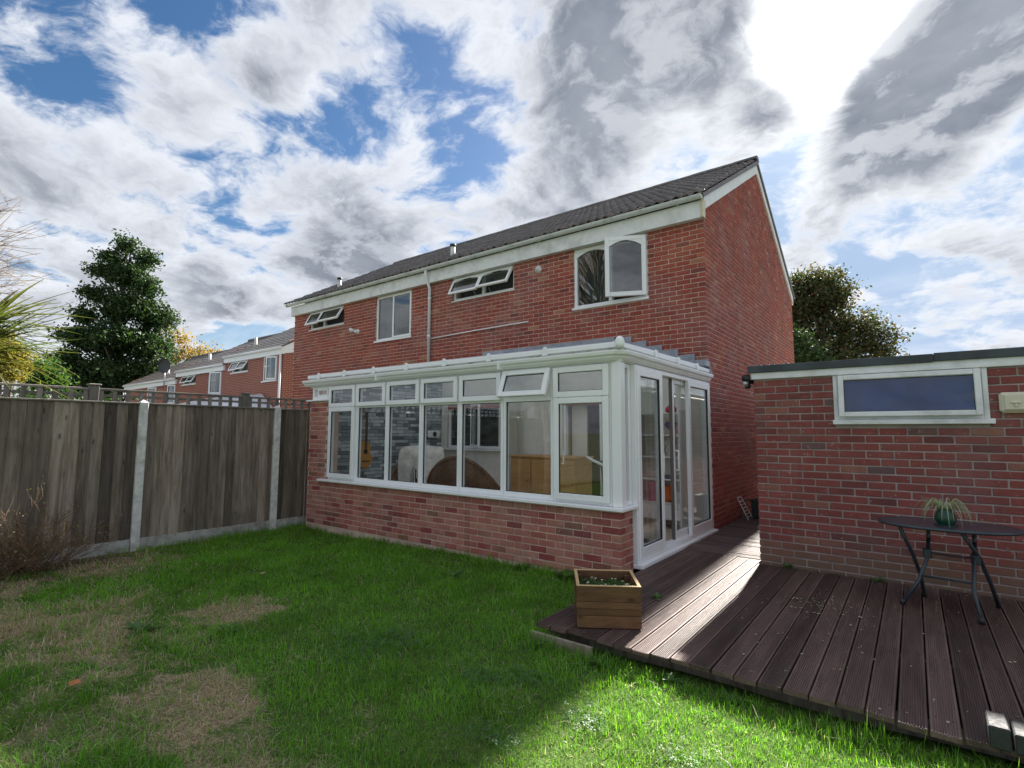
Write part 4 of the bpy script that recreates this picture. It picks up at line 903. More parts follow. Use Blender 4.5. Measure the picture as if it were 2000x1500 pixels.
pf = mat('dark_flue', (.06, .06, .07), .5)
MB().tube([(-22.6, 13.8, 6.2), (-22.6, 13.8, 7.55)], .07, 10).build('soil_pipe', pf, r1, True)
MB().tube([(-24.2, 11.9, 5.0), (-24.2, 11.9, 5.75)], .07, 10).build('flue', CONC, r1, True)
t2, r2, e2 = terrace(-30.75, -25.31, 4.44, [(-30.1, -28.5, 3.75, 4.2, 'strip'), (-27.1, -25.65, 3.1, 4.2, 'win')], 'terraced brick house in the middle of the stepped row')
MB().tube([(-29.0, 11.9, 4.7), (-29.0, 11.9, 5.4)], .07, 10).build('flue', CONC, r2, True)
t3, r3, e3 = terrace(-38.6, -30.76, 4.09, [(-34.9, -33.6, 2.8, 3.85, 'win'), (-32.1, -30.95, 2.8, 3.85, 'win')], 'terraced brick house with the lowest roof and a satellite dish')
MB().tube([(-34.4, 11.9, 4.3), (-34.4, 11.9, 4.95)], .07, 10).build('flue', CONC, r3, True)
dish = thing('satellite_dish', (-32.0, 10.9, 4.2), 'dark round satellite dish on a pole above the lowest terrace roof', 'satellite dish')
MB().tube([(-32.05, 10.92, 3.6), (-32.05, 10.92, 4.85)], .03, 8).build('pole', mat('galvanised', (.4, .4, .42), .4, metal=.7), dish, True)
b = MB(lambda u, d, z: (-31.7+.75*u+.5*d, 10.75-.75*d+.5*u, 4.85+z)).add(*lathe_y([(.40, .0), (.38, -.03), (.28, -.08), (.15, -.11), (.01, -.12)], 24)); b.build('reflector', mat('dark_dish', (.045, .048, .055), .5), dish, True)
MB().tube([(-31.6, 10.7, 4.5), (-31.45, 10.35, 4.8)], .015, 6).build('feed_arm', pf, dish)
# neighbour's white lean-to conservatory behind the fence
nc = thing('neighbour_conservatory', (-23, 9.5, -.2), 'neighbour\'s white glazed lean-to roof showing over the fence', 'conservatory')
def nslab(pts, name, m, t=.05):
    n = len(pts); MB().add(pts+[(x, y, z+t) for x, y, z in pts], [tuple(range(n))[::-1], tuple(range(n, 2*n))]+[(i, (i+1) % n, n+(i+1) % n, n+i) for i in range(n)]).build(name, m, nc)
PR = mat('pale_roof_sheet', (.62, .68, .74), .3)
nslab([(-26.5, 8.1, 2.12), (-20.4, 8.1, 2.12), (-21.6, 11.0, 2.88), (-26.5, 11.0, 2.88)], 'roof_sheet', PR); nslab([(-20.4, 8.1, 2.12), (-20.4, 11.0, 2.12), (-21.6, 11.0, 2.88)], 'roof_sheet', PR)
MB().box(-26.5, -20.35, 8.03, 8.12, 2.02, 2.17).build('eaves_beam', UPVC, nc)
MB().box(-20.45, -20.36, 8.13, 11.0, 2.02, 2.17).build('eaves_beam', UPVC, nc)
for i in range(8): nslab([(-26.4+i*.82, 8.1, 2.175), (-26.33+i*.82, 8.1, 2.175), (-26.33+i*.66, 10.98, 2.935), (-26.4+i*.66, 10.98, 2.935)], 'glazing_bar', UPVC, .03)
b = wall_grid(MB(facade_T(8.12)), -26.4, -20.46, -.2, 2.02, [(-26.2+i*.97, -25.33+i*.97, .7, 1.92) for i in range(6)], 0, .07); b.build('front_frame', UPVC, nc)
for i in range(6): pane(facade_T(8.12), -26.2+i*.97, -25.33+i*.97, .7, 1.92, .03, GLASS, nc)

# ------------------------------------------------------------------ vegetation
def leaf_cloud(name, centres, n_per, spread, size, m, parent, rng, aspect=.55, droop=0):
    C = np.asarray(centres, float); n = len(C)*n_per
    P = np.repeat(C, n_per, 0)+rng.normal(0, 1, (n, 3))*np.asarray(spread)
    d = rng.normal(0, 1, (n, 3)); d[:, 2] -= droop; d /= np.linalg.norm(d, axis=1)[:, None]
    q = rng.normal(0, 1, (n, 3)); s = np.cross(d, q); s /= np.linalg.norm(s, axis=1)[:, None]+1e-9
    L = (size*rng.uniform(.6, 1.35, n))[:, None]; nrm = np.cross(d, s)
    V = np.stack([P-d*L*.5, P+s*L*aspect*.5+nrm*L*.08, P+d*L*.5, P-s*L*aspect*.5+nrm*L*.08], 1).reshape(-1, 3)
    b0 = np.arange(n)*4; tri = np.stack([b0, b0+1, b0+2, b0, b0+2, b0+3], -1).ravel()
    return raw_mesh(name, V, tri, 3, m, parent)
def blob_points(blobs, n, rng, shell=.55):
    vol = np.array([r[0]*r[1]*r[2] for _, r in blobs])**.72; out = []
    for (c, r), k in zip(blobs, np.maximum(2, (n*vol/vol.sum()).astype(int))):
        d = rng.normal(0, 1, (k, 3)); d /= np.linalg.norm(d, axis=1)[:, None]; rad = rng.random(k)**shell
        out.append(np.asarray(c)+d*rad[:, None]*np.asarray(r)*(.82+.30*rng.random((k, 1))))
    return np.concatenate(out)
BARK = mat('bark', (.10, .08, .065), .95, var=.3, vscale=12, bump=.8, bscale=30)
def tree(name, label, group, base, blobs, clumps, per, spread, size, m, trunk_r, seed, limbs=14, aspect=.55, droop=0, shell=.55):
    rng = np.random.default_rng(seed); t = thing(name, base, label, 'tree', group); B = Vector(base)
    top = max(blobs, key=lambda q: q[0][2])[0]; b = MB(); H = top[2]-B.z; ax = []
    for i in range(9):
        f = i/8; p = B.lerp(Vector(top), f); p.z = B.z-.2+(H+.2)*f; p.x += .12*trunk_r*math.sin(4*f+seed)*8*(f*(1-f)); ax.append(p)
    b.tube(ax, [trunk_r*(1.25 if i == 0 else 1)*(1-.88*i/8) for i in range(9)], 9)
    pts = blob_points(blobs, limbs, rng, .3)
    for p in pts:
        p = Vector(p.tolist()); f = max(.12, min(.9, (p.z-B.z)/H-.18)); i = f*8; a = ax[int(i)].lerp(ax[min(8, int(i)+1)], i-int(i)); mid = a.lerp(p, .55)+Vector((0, 0, .06*(p-a).length))
        b.tube([a, mid, p], [trunk_r*.42*(1-f*.6), trunk_r*.22, trunk_r*.05], 6)
    b.build('trunk', BARK, t, True)
    C = blob_points(blobs, clumps, rng, shell)
    leaf_cloud('crown', C, per, spread, size, m, t, rng, aspect, droop); return t
LF_DARK = leaf_mat('dark_leaf', [(.012, .030, .010), (.022, .055, .016), (.035, .075, .02), (.05, .095, .025), (.016, .04, .014)], .30)
LF_AUT = leaf_mat('autumn_leaf', [(.032, .056, .022), (.045, .07, .027), (.08, .078, .032), (.12, .08, .037), (.028, .05, .022), (.04, .062, .026)], .42)
LF_YEL = leaf_mat('yellow_leaf', [(.30, .17, .035), (.22, .16, .04), (.36, .24, .06), (.14, .13, .035)], .5)
LF_GOLD = leaf_mat('gold_shrub_leaf', [(.22, .19, .03), (.30, .25, .04), (.15, .16, .03), (.36, .28, .06)], .45)
LF_GRN = leaf_mat('green_leaf', [(.03, .085, .02), (.05, .12, .025), (.08, .15, .03), (.045, .10, .03)], .4)
def pb(x, y, d, rx, rz=None):            # crown lobe: pixel, distance, radius in pixels
    c = at_dist(x, y, d); r = ray(x, y); depth = (c-CAM).length*r.dot(FW); k = depth/F_PX*(.8 if abs(x-1000) > 700 else 1)
    rz = rz or rx; return (tuple(c), (rx*k, rx*k, rz*k*1.1))
d0 = 45.5
dk = [pb(246, 472, d0, 22, 24), pb(218, 500, d0, 24, 18), pb(280, 508, d0, 26, 22), pb(190, 528, d0+1, 24, 14), pb(238, 540, d0, 52, 32), pb(288, 562, d0-1, 30, 24), pb(184, 572, d0, 28, 16),
      pb(240, 600, d0, 60, 38), pb(165, 618, d0+1, 34, 20), pb(300, 620, d0, 38, 28), pb(150, 660, d0, 46, 24), pb(230, 665, d0, 84, 42), pb(305, 680, d0-1, 38, 34), pb(135, 705, d0, 46, 30), pb(240, 730, d0, 92, 38), pb(170, 760, d0, 70, 36), pb(300, 740, d0, 44, 30)]
g0 = at_dist(238, 750, d0)
tree('evergreen_tree', 'tall dark green conical tree rising behind the terrace', None, (g0.x, g0.y, -.3), dk, 1150, 42, (.32, .32, .20), .25, LF_DARK, .30, 21, 26, .5, .2)
d1 = 62
yl = [pb(355, 665, d1, 26, 24), pb(385, 690, d1, 34, 22), pb(415, 700, d1, 34, 16), pb(345, 700, d1, 30, 26), pb(440, 705, d1+3, 26, 12), pb(330, 650, d1, 14, 14), pb(470, 702, d1+4, 18, 10)]
g1 = at_dist(372, 760, d1)
tree('autumn_tree', 'thin yellow leaved tree behind the terrace roofs', None, (g1.x, g1.y, -.3), yl, 210, 14, (.55, .55, .30), .26, LF_YEL, .2, 5, 40, .5, .1, .8)
d2 = 30.5
rt_ = [pb(1570, 560, d2, 40, 34), pb(1612, 545, d2, 34, 22), pb(1600, 590, d2, 56, 44), pb(1640, 575, d2, 26, 24), pb(1560, 620, d2, 50, 50), pb(1640, 640, d2, 44, 40), pb(1690, 640, d2, 26, 24), pb(1712, 630, d2+1, 18, 18), pb(1735, 655, d2, 24, 22), pb(1700, 680, d2, 40, 30), pb(1620, 690, d2, 60, 40), pb(1550, 690, d2, 50, 50), pb(1510, 600, d2, 50, 60), pb(1735, 690, d2, 24, 20)]
g2 = at_dist(1600, 760, d2)
tree('autumn_tree', 'broad browning green tree behind the brick gable and garage', None, (g2.x, g2.y, -.3), rt_, 860, 36, (.26, .26, .17), .16, LF_AUT, .24, 9, 34, .55, .1)
g3 = at_dist(1560, 760, 24)
tree('small_tree', 'dark green small tree between the gable and the browning tree', None, (g3.x, g3.y, -.3), [pb(1560, 690, 24, 40, 34), pb(1585, 705, 24, 30, 24), pb(1550, 660, 24, 26, 20)], 150, 30, (.18, .18, .13), .13, LF_DARK, .10, 12, 12)
g4 = at_dist(85, 770, 26)
tree('small_tree', 'mid green small tree behind the trellis beside the golden shrub', None, (g4.x, g4.y, -.3), [pb(85, 725, 26, 26, 20), pb(60, 735, 26, 26, 18), pb(100, 745, 26, 22, 14)], 110, 24, (.24, .24, .16), .15, LF_GRN, .09, 14, 14)
g5 = at_dist(8, 770, 15)
sh = thing('golden_shrub', (g5.x, g5.y, -.2), 'golden yellow feathery shrub behind the trellis fence', 'shrub'); rs = np.random.default_rng(31)
gb = [pb(5, 690, 15, 34, 26), pb(30, 700, 15, 24, 22), pb(0, 660, 15, 24, 16), pb(15, 725, 15, 40, 26), pb(-40, 690, 15, 40, 40)]
b = MB()
for c, r in gb: b.tube([(g5.x, g5.y, -.2), (c[0]*.5+g5.x*.5, c[1]*.5+g5.y*.5, c[2]*.5), c], [.05, .03, .01], 6)
b.build('stem', BARK, sh, True); leaf_cloud('foliage', blob_points(gb, 330, rs, .6), 22, (.09, .09, .10), .10, LF_GOLD, sh, rs, .22, -.4)

# clipped hedge closing the view behind the trellis
hg = at_dist(60, 790, 20); h_ = thing('hedge', (hg.x, hg.y, -.2), 'dark green hedge glimpsed through the trellis gaps', 'hedge'); rh = np.random.default_rng(50)
hd_ = [at_dist(x, 790, 20+.6*math.sin(x)) for x in range(-420, 230, 22)]
b = MB()
for q in hd_: b.tube([(q.x, q.y, -.25), (q.x+.1, q.y, 1.0), (q.x, q.y+.1, 1.9)], [.04, .03, .01], 5)
b.build('stems', BARK, h_, True)
leaf_cloud('foliage', np.concatenate([np.array([q.x, q.y, .1])+rh.uniform(-.5, .5, (46, 3))*np.array([1.1, 1.1, 0])+np.array([0, 0, 1])*rh.uniform(0, 2.3, (46, 1)) for q in hd_]), 16, (.14, .14, .12), .13, LF_DARK, h_, rh)

# tree at the end of the garden, behind the camera: the windows mirror it
g6 = Vector((-13.4, -9.5, -.15)); bt_ = [((-13.4, -9.5, 10.0), (3.4, 3.4, 2.6)), ((-15.6, -9.2, 8.2), (2.0, 2.0, 1.6)), ((-11.0, -9.8, 8.4), (2.4, 2.4, 1.9)), ((-13.2, -9.3, 11.8), (2.0, 2.0, 1.4))]
tree('garden_tree', 'sparse branchy tree at the far end of the lawn opposite the house', None, tuple(g6), bt_, 160, 12, (.4, .4, .3), .12, LF_AUT, .20, 41, 260, .5, .1, .6)

# cabbage palm at the left edge of the lawn
def palm():
    rng = random.Random(4); base = at_dist(-70, 760, 6.2); B = Vector((base.x, base.y, -.2)); hd = at_dist(-40, 640, 6.2)
    t = thing('cabbage_palm', tuple(B), 'cabbage palm with sword leaves and a dry flower plume by the fence', 'palm')
    MB().tube([B, B+Vector((.03, .02, 1.0)), B.lerp(hd, .8)+Vector((0, .02, 0)), hd], [.10, .075, .07, .05], 10).build('trunk', BARK, t, True)
    lf = leaf_mat('palm_leaf', [(.12, .15, .035), (.20, .20, .05), (.07, .10, .03), (.26, .17, .06), (.17, .18, .05)], .4)
    for i in range(190):
        el = math.asin(rng.uniform(-.45, .75)); az = rng.uniform(0, 2*math.pi); L = rng.uniform(.45, .74); d = Vector((math.cos(az)*math.cos(el), math.sin(az)*math.cos(el), math.sin(el)))
        s = d.cross(Vector((0, 0, 1))).normalized(); vs = []; droop = rng.uniform(.02, .22); w = rng.uniform(.011, .02); o = hd+Vector((0, 0, rng.uniform(-.28, .12)))
        for j in range(6):
            f = j/5; p = o+d*(.05+L*f)-Vector((0, 0, droop*L*f*f)); ww = w*(1-(2*f-.7)**2*.55 if f < .85 else (1-f)*2.2)
            vs += [tuple(p-s*ww), tuple(p-Vector((0, 0, .004))), tuple(p+s*ww)]
        MB().add(vs, [q for j in range(5) for q in ((3*j, 3*j+1, 3*j+4, 3*j+3), (3*j+1, 3*j+2, 3*j+5, 3*j+4))]).build('leaf', lf, t)
    dry = leaf_mat('dry_palm_leaf', [(.20, .13, .06), (.26, .19, .10), (.14, .10, .06)], .3); h2 = at_dist(-55, 500, 6.2)
    for i in range(110):                       # withered upper whorl
        el = math.asin(rng.uniform(-.35, .8)); az = rng.uniform(0, 2*math.pi); L = rng.uniform(.36, .62); d = Vector((math.cos(az)*math.cos(el), math.sin(az)*math.cos(el), math.sin(el))); s = d.cross(Vector((0, 0, 1))).normalized(); vs = []; w = rng.uniform(.004, .008); o = h2+Vector((0, 0, rng.uniform(-.35, .2))); cu = rng.uniform(-.25, .25)
        for j in range(6):
            f = j/5; p = o+d*(.03+L*f)+Vector((0, 0, cu*L*f*f)); ww = w*(1-.8*f); vs += [tuple(p-s*ww), tuple(p+Vector((0, 0, .003))), tuple(p+s*ww)]
        MB().add(vs, [q for j in range(5) for q in ((3*j, 3*j+1, 3*j+4, 3*j+3), (3*j+1, 3*j+2, 3*j+5, 3*j+4))]).build('leaf', dry, t)
    MB().tube([hd, hd.lerp(h2, .5)+Vector((.02, 0, 0)), h2], [.05, .035, .03], 8).build('trunk', BARK, t, True)
    b = MB(); br = mat('dry_stalk', (.24, .15, .10), .8)
    def twig(p, d, L, r, lev):
        q = p+d*L*.5+Vector((0, 0, .02*L)); e = p+d*L; b.tube([p, q, e], [r, r*.8, r*.3], 4, False)
        if lev:
            for k in range(7 if lev == 2 else 6):
                f = rng.uniform(.15, 1); v = (d+Vector((rng.uniform(-1, 1), rng.uniform(-1, 1), rng.uniform(-.5, .75)))*.95).normalized(); twig(p+d*L*f, v, L*rng.uniform(.3, .55), r*.5, lev-1)
    for k in range(46):
        az = rng.uniform(0, 6.28); el = rng.uniform(-.15, .6); twig(hd+Vector((0, 0, .12+.021*k)), Vector((math.cos(az), math.sin(az), el)).normalized(), .30-.003*k, .0025, 2)
    b.tube([hd, hd+Vector((.02, .03, 1.15))], [.02, .006], 6); b.build('flower_plume', br, t)
palm()

# dry twiggy shrub against the fence, cane beside it
def dry_shrub():
    rng = random.Random(8); B = Vector((-7.95, 1.42, -.2)); t = thing('dry_shrub', tuple(B), 'dry brown twiggy shrub growing against the board fence', 'shrub'); b = MB(); leaves = []
    def twig(p, d, L, r, lev):
        pts = [p]; dd = d
        for i in range(3):
            dd = (dd+Vector((rng.uniform(-.25, .25), rng.uniform(-.25, .25), rng.uniform(-.18, .2)))).normalized(); pts.append(pts[-1]+dd*L/3)
        b.tube(pts, [r, r*.8, r*.6, r*.35], 4, False)
        if lev:
            for k in range(4):
                i = rng.randint(1, 3); v = (dd+Vector((rng.uniform(-1, 1), rng.uniform(-1, 1), rng.uniform(-.4, .8)))*.8).normalized(); twig(pts[i], v, L*rng.uniform(.35, .6), r*.5, lev-1)
        elif rng.random() < .55: leaves.append(tuple(pts[-1]))
    for i in range(95):
        az = rng.uniform(-1.9, 1.9); twig(B+Vector((rng.uniform(-.1, .2), rng.uniform(-.35, .3), 0)), Vector((.55*math.cos(az), .85*math.sin(az)+.12, rng.uniform(.35, 1.25))).normalized(), rng.uniform(.30, .68), .006, 2)
    b.build('branches', mat('dry_twig', (.17, .105, .065), .85, var=.5, vscale=6), t)
    leaf_cloud('leaves', leaves, 2, (.025, .025, .025), .022, leaf_mat('dry_leaf', [(.10, .12, .03), (.25, .17, .07), (.35, .30, .20), (.07, .09, .03)], .3), t, np.random.default_rng(8))
dry_shrub()
cane = thing('bamboo_cane', (-8.13, 1.82, -.2), 'thin bamboo cane leaning upright at the fence foot', 'cane')
MB().tube([(-8.13, 1.80, -.21), (-8.12, 1.81, .02), (-8.10, 1.815, .30)], [.008, .0085, .007], 8).build('stick', mat('bamboo', (.50, .30, .11), .5), cane, True)
for z in (-.05, .12): MB().tube([(-8.122, 1.807, z), (-8.121, 1.808, z+.008)], .0105, 8).build('node', MATS['bamboo'], cane, True)

def rosette(name, label, group, x, y, n, L, w, m, up=.35, seed=0, z=None, cat='weed'):
    rng = random.Random(seed); z = float(gz(np.array(x), np.array(y))) if z is None else z; t = thing(name, (x, y, z), label, cat, group); b = MB()
    for i in range(n):
        az = rng.uniform(0, 6.28); e = rng.uniform(.2, 1)*up*2; l = L*rng.uniform(.6, 1.2); ww = w*rng.uniform(.7, 1.2); d = Vector((math.cos(az), math.sin(az), 0)); s = Vector((-d.y, d.x, 0)); o = Vector((x, y, z))+d*rng.uniform(0, L*.4); vs = []
        for j in range(5):
            f = j/4; p = o+d*l*f*math.cos(e*.7)+Vector((0, 0, .01+l*(f*math.sin(e)-.35*f*f))); q = ww*math.sin(math.pi*min(1, .12+f*.88))*(1.1-.2*f)+.001; vs += [tuple(p-s*q+Vector((0, 0, q*.3))), tuple(p), tuple(p+s*q+Vector((0, 0, q*.3)))]
        b.add(vs, [k for j in range(4) for k in ((3*j, 3*j+1, 3*j+4, 3*j+3), (3*j+1, 3*j+2, 3*j+5, 3*j+4))])
    b.build('leaves', m, t); return t
WEED = leaf_mat('weed_leaf', [(.05, .13, .03), (.08, .17, .04), (.10, .19, .06), (.04, .10, .03)], .35)
PALE = leaf_mat('clover_leaf', [(.06, .15, .045), (.085, .19, .06), (.05, .12, .035)], .35)
WD = 'weeds in the lawn'
for i, (x, y, n, L, w, lab) in enumerate([(-2.95, 4.80, 40, .13, .022, 'bushy green weed at the wall foot behind the planter'), (-3.55, 4.83, 22, .10, .016, 'small leafy weed at the foot of the conservatory wall'), (-2.45, 4.82, 26, .12, .02, 'leafy weed between the planter and the wall corner'),
        (-3.95, 4.1, 14, .13, .018, 'dandelion rosette in the lawn near the low brick wall'), (-1.25, 3.24, 26, .06, .010, 'leafy weed poking out at the sunlit deck edge'), (-2.18, 3.17, 30, .06, .012, 'low leafy weed beside the deck corner plank'), (-1.72, 3.2, 22, .08, .014, 'small weed at the deck edge below the planter'),
        (-.9, 3.22, 16, .055, .009, 'tuft of weed at the shaded deck edge'), (-4.7, 1.55, 12, .13, .022, 'broad leaved weed in the dry straw patch'), (-4.25, 1.98, 12, .11, .02, 'green rosette beside the palest straw patch'), (-5.15, 3.35, 10, .10, .016, 'pale flowering weed in the middle of the lawn')]):
    rosette('weed', lab, WD, x, y, n, L, w, WEED, .5, i)
for i, (x, y) in enumerate(((-.35, 6.13), (-1.1, 6.17), (.75, 6.1))): rosette('weed', ('weed at the garage wall below its window', 'weed at the garage wall corner by the passage', 'weed at the garage wall behind the table')[i], 'weeds at the garage wall', x, y, 14, .07, .011, WEED, .6, 50+i, 0.0)
rosette('weed', 'small weed growing through the sunlit deck boards', 'weeds on the deck', -1.78, 4.35, 18, .055, .012, WEED, .6, 60, 0.0)
def clover():
    rng = np.random.default_rng(77); V, Fc = [], []
    for cx, cy, r, n in ((-3.15, 2.40, .30, 420), (-3.0, 2.65, .22, 200), (-2.15, 2.50, .20, 190), (-1.95, 2.75, .16, 120), (-1.45, 2.55, .16, 110), (-3.5, 3.3, .25, 120), (-2.6, 3.1, .25, 110), (-1.7, 2.1, .15, 80), (-.9, 2.5, .15, 80)):
        for _ in range(n):
            x, y = rng.normal(cx, r*.55), rng.normal(cy, r*.45)
            if y > DECK_Y-.05: continue
            z = float(gz(np.array(x), np.array(y)))+rng.uniform(.02, .055); s = rng.uniform(.006, .011); a0 = rng.uniform(0, 6.28); tx, ty = rng.normal(0, .3, 2)
            for k in range(3):
                a = a0+k*2.094; o = len(V)
                for da, rr in ((-.5, .55), (-.35, 1.35), (0, 1.6), (.35, 1.35), (.5, .55)): V.append((x+s*rr*math.cos(a+da), y+s*rr*math.sin(a+da), z+s*rr*(tx*math.cos(a+da)+ty*math.sin(a+da))))
                Fc += [o, o+1, o+2, o, o+2, o+3, o, o+3, o+4]
    o = raw_mesh('clover', V, Fc, 3, PALE); tag(o, 'pale clover patches in the lawn', 'clover', kind='stuff')
clover()
def leaf_litter():
    rng = random.Random(5); cols = [mat('brown_leaf', (.22, .11, .045), .8), mat('tan_leaf', (.38, .27, .13), .8), mat('orange_leaf', (.42, .16, .05), .8)]
    labs = ['orange fallen leaf on the dry part of the lawn', 'yellow fallen leaf in the lawn near the fence']
    for i, (x, y, s, c) in enumerate([(-4.0, 1.0, .055, 2), (-5.6, 2.95, .05, 1)]):
        z = float(gz(np.array(x), np.array(y)))+.045; t = thing('fallen_leaf', (x, y, z), labs[i], 'leaf', 'fallen leaves')
        MB().add([(x-s, y, z), (x-s*.3, y+s*.5, z+.012), (x+s*.5, y+s*.45, z+.004), (x+s, y+s*.1, z+.016), (x+s*.4, y-s*.5, z), (x-s*.4, y-s*.42, z+.01), (x, y, z-.004)], [(6, 0, 1), (6, 1, 2), (6, 2, 3), (6, 3, 4), (6, 4, 5), (6, 5, 0)]).build('blade', cols[c], t)
    b = MB(); 
    for i in range(260):     # crumbs of leaf and grit on the deck
        x, y = rng.uniform(-1.3, .9), rng.uniform(3.35, 6.15)
        if rng.random() < .5: x, y = rng.gauss(-.62, .16), rng.gauss(5.0, .22)
        s = rng.uniform(.004, .014); a = rng.uniform(0, 6.28); c, sn = math.cos(a)*s, math.sin(a)*s
        b.add([(x-c, y-sn, .004), (x+sn*.6, y-c*.6, .006), (x+c, y+sn, .0045), (x-sn*.6, y+c*.6, .007)], [(0, 1, 2), (0, 2, 3)])
    tag(b.build('deck_debris', mat('pale_debris', (.42, .36, .25), .8, var=.4, vscale=30)), 'pale leaf crumbs scattered on the deck boards', 'debris', kind='stuff')
    b = MB()
    for i in range(160):
        x, y = rng.uniform(-8.2, -6.9), rng.uniform(.3, 2.9); z = float(gz(np.array(x), np.array(y)))+.01; a = rng.uniform(0, 6.28); L = rng.uniform(.04, .22)
        b.tube([(x, y, z), (x+math.cos(a)*L, y+math.sin(a)*L, z+rng.uniform(0, .05))], rng.uniform(.0015, .004), 4, False)
    tag(b.build('twig_litter', mat('litter_twig', (.22, .15, .09), .9, var=.4, vscale=9)), 'dry twigs lying on the bare soil by the fence', 'twigs', kind='stuff')
leaf_litter()

# ------------------------------------------------------------------ planter
def planter():
    ang = math.atan2(.25, .385); O = Vector((-1.905, 3.66, 0)); ca, sa = math.cos(ang), math.sin(ang)
    t = thing('planter_box', (-1.98, 3.36, .0), 'square brown timber planter box on the deck corner', 'planter', rz=ang)
    def T(u, d, z): return (u, d, z)
    S, H, Tk = .455, .30, .022; z = .006
    for j, h in enumerate((.085, .048, .048, .108)):
        z1 = z+h
        for u0, u1, d0, d1 in ((0, S, 0, Tk), (0, S, S-Tk, S), (.0005, Tk, Tk+.001, S-Tk-.001), (S-Tk, S-.0005, Tk+.001, S-Tk-.001)):
            o = random.uniform(-.0015, .0015); MB().box(u0+o*.5, u1+o*.5, d0+o, d1+o, z+.0008, z1-.0008, .003).build('plank', PLANT_W, t, local=True)
        z = z1
    for u, d in ((Tk, Tk), (S-Tk-.04, Tk), (Tk, S-Tk-.04), (S-Tk-.04, S-Tk-.04)): MB().box(u+.001, u+.04, d+.001, d+.04, .006, .27, .003).build('corner_post', PLANT_W, t, local=True)
    r = .016
    rim = mat('pale_cut_timber', (.50, .34, .17), .7)
    for u0, u1, d0, d1 in ((-.002, S+.002, -.002, Tk), (-.002, S+.002, S-Tk, S+.002), (-.002, Tk, Tk+.0005, S-Tk-.0005), (S-Tk, S+.002, Tk+.0005, S-Tk-.0005)): MB().box(u0, u1, d0, d1, z, z+.006, .002).build('rim', rim, t, local=True)
    rg = np.random.default_rng(3); b = MB().box(Tk+.003, S-Tk-.003, Tk+.003, S-Tk-.003, .02, .205); b.build('soil', mat('potting_soil', (.035, .024, .016), .95, bump=.8, bscale=60), t, local=True)
    p = thing('daisy_plant', (-1.905, 3.66, .2), 'small daisies and greenery growing inside the planter box', 'plant')
    M = Matrix.Rotation(ang, 4, 'Z'); pts = [M @ Vector((rg.uniform(.06, .40), rg.uniform(.14, .42), .215+rg.uniform(0, .02)))+Vector((-1.98, 3.36, 0)) for _ in range(90)]
    leaf_cloud('leaves', [tuple(q) for q in pts], 9, (.016, .016, .012), .034, WEED, p, rg, .4)
    b, c = MB(), MB()
    for q in pts[:16]:
        q = q+Vector((0, 0, .03)); n = 9; vs = [tuple(q)]+[(q.x+.010*(1 if i % 2 else .75)*math.cos(6.283*i/18), q.y+.010*(1 if i % 2 else .75)*math.sin(6.283*i/18), q.z+.002) for i in range(18)]
        b.add(vs, [(0, 1+i, 1+(i+1) % 18) for i in range(18)]); c.lathe([(.003, .0), (.003, .003), (.001, .004)], q, 8); b.tube([q, q-Vector((0, 0, .04))], .001, 4)
    b.build('petals', mat('daisy_white', (.8, .8, .78), .7), p); c.build('flower_centres', mat('daisy_yellow', (.6, .4, .03), .7), p)
    tag_ = thing('plant_tag', (-1.66, 3.72, .2), 'white plastic plant tag stuck in the planter soil', 'tag'); MB().tube([(-1.665, 3.70, .19), (-1.665, 3.70, .245), (-1.664, 3.70, .262)], [.010, .010, .006], 8).build('stake', UPVC, tag_, True)
planter()

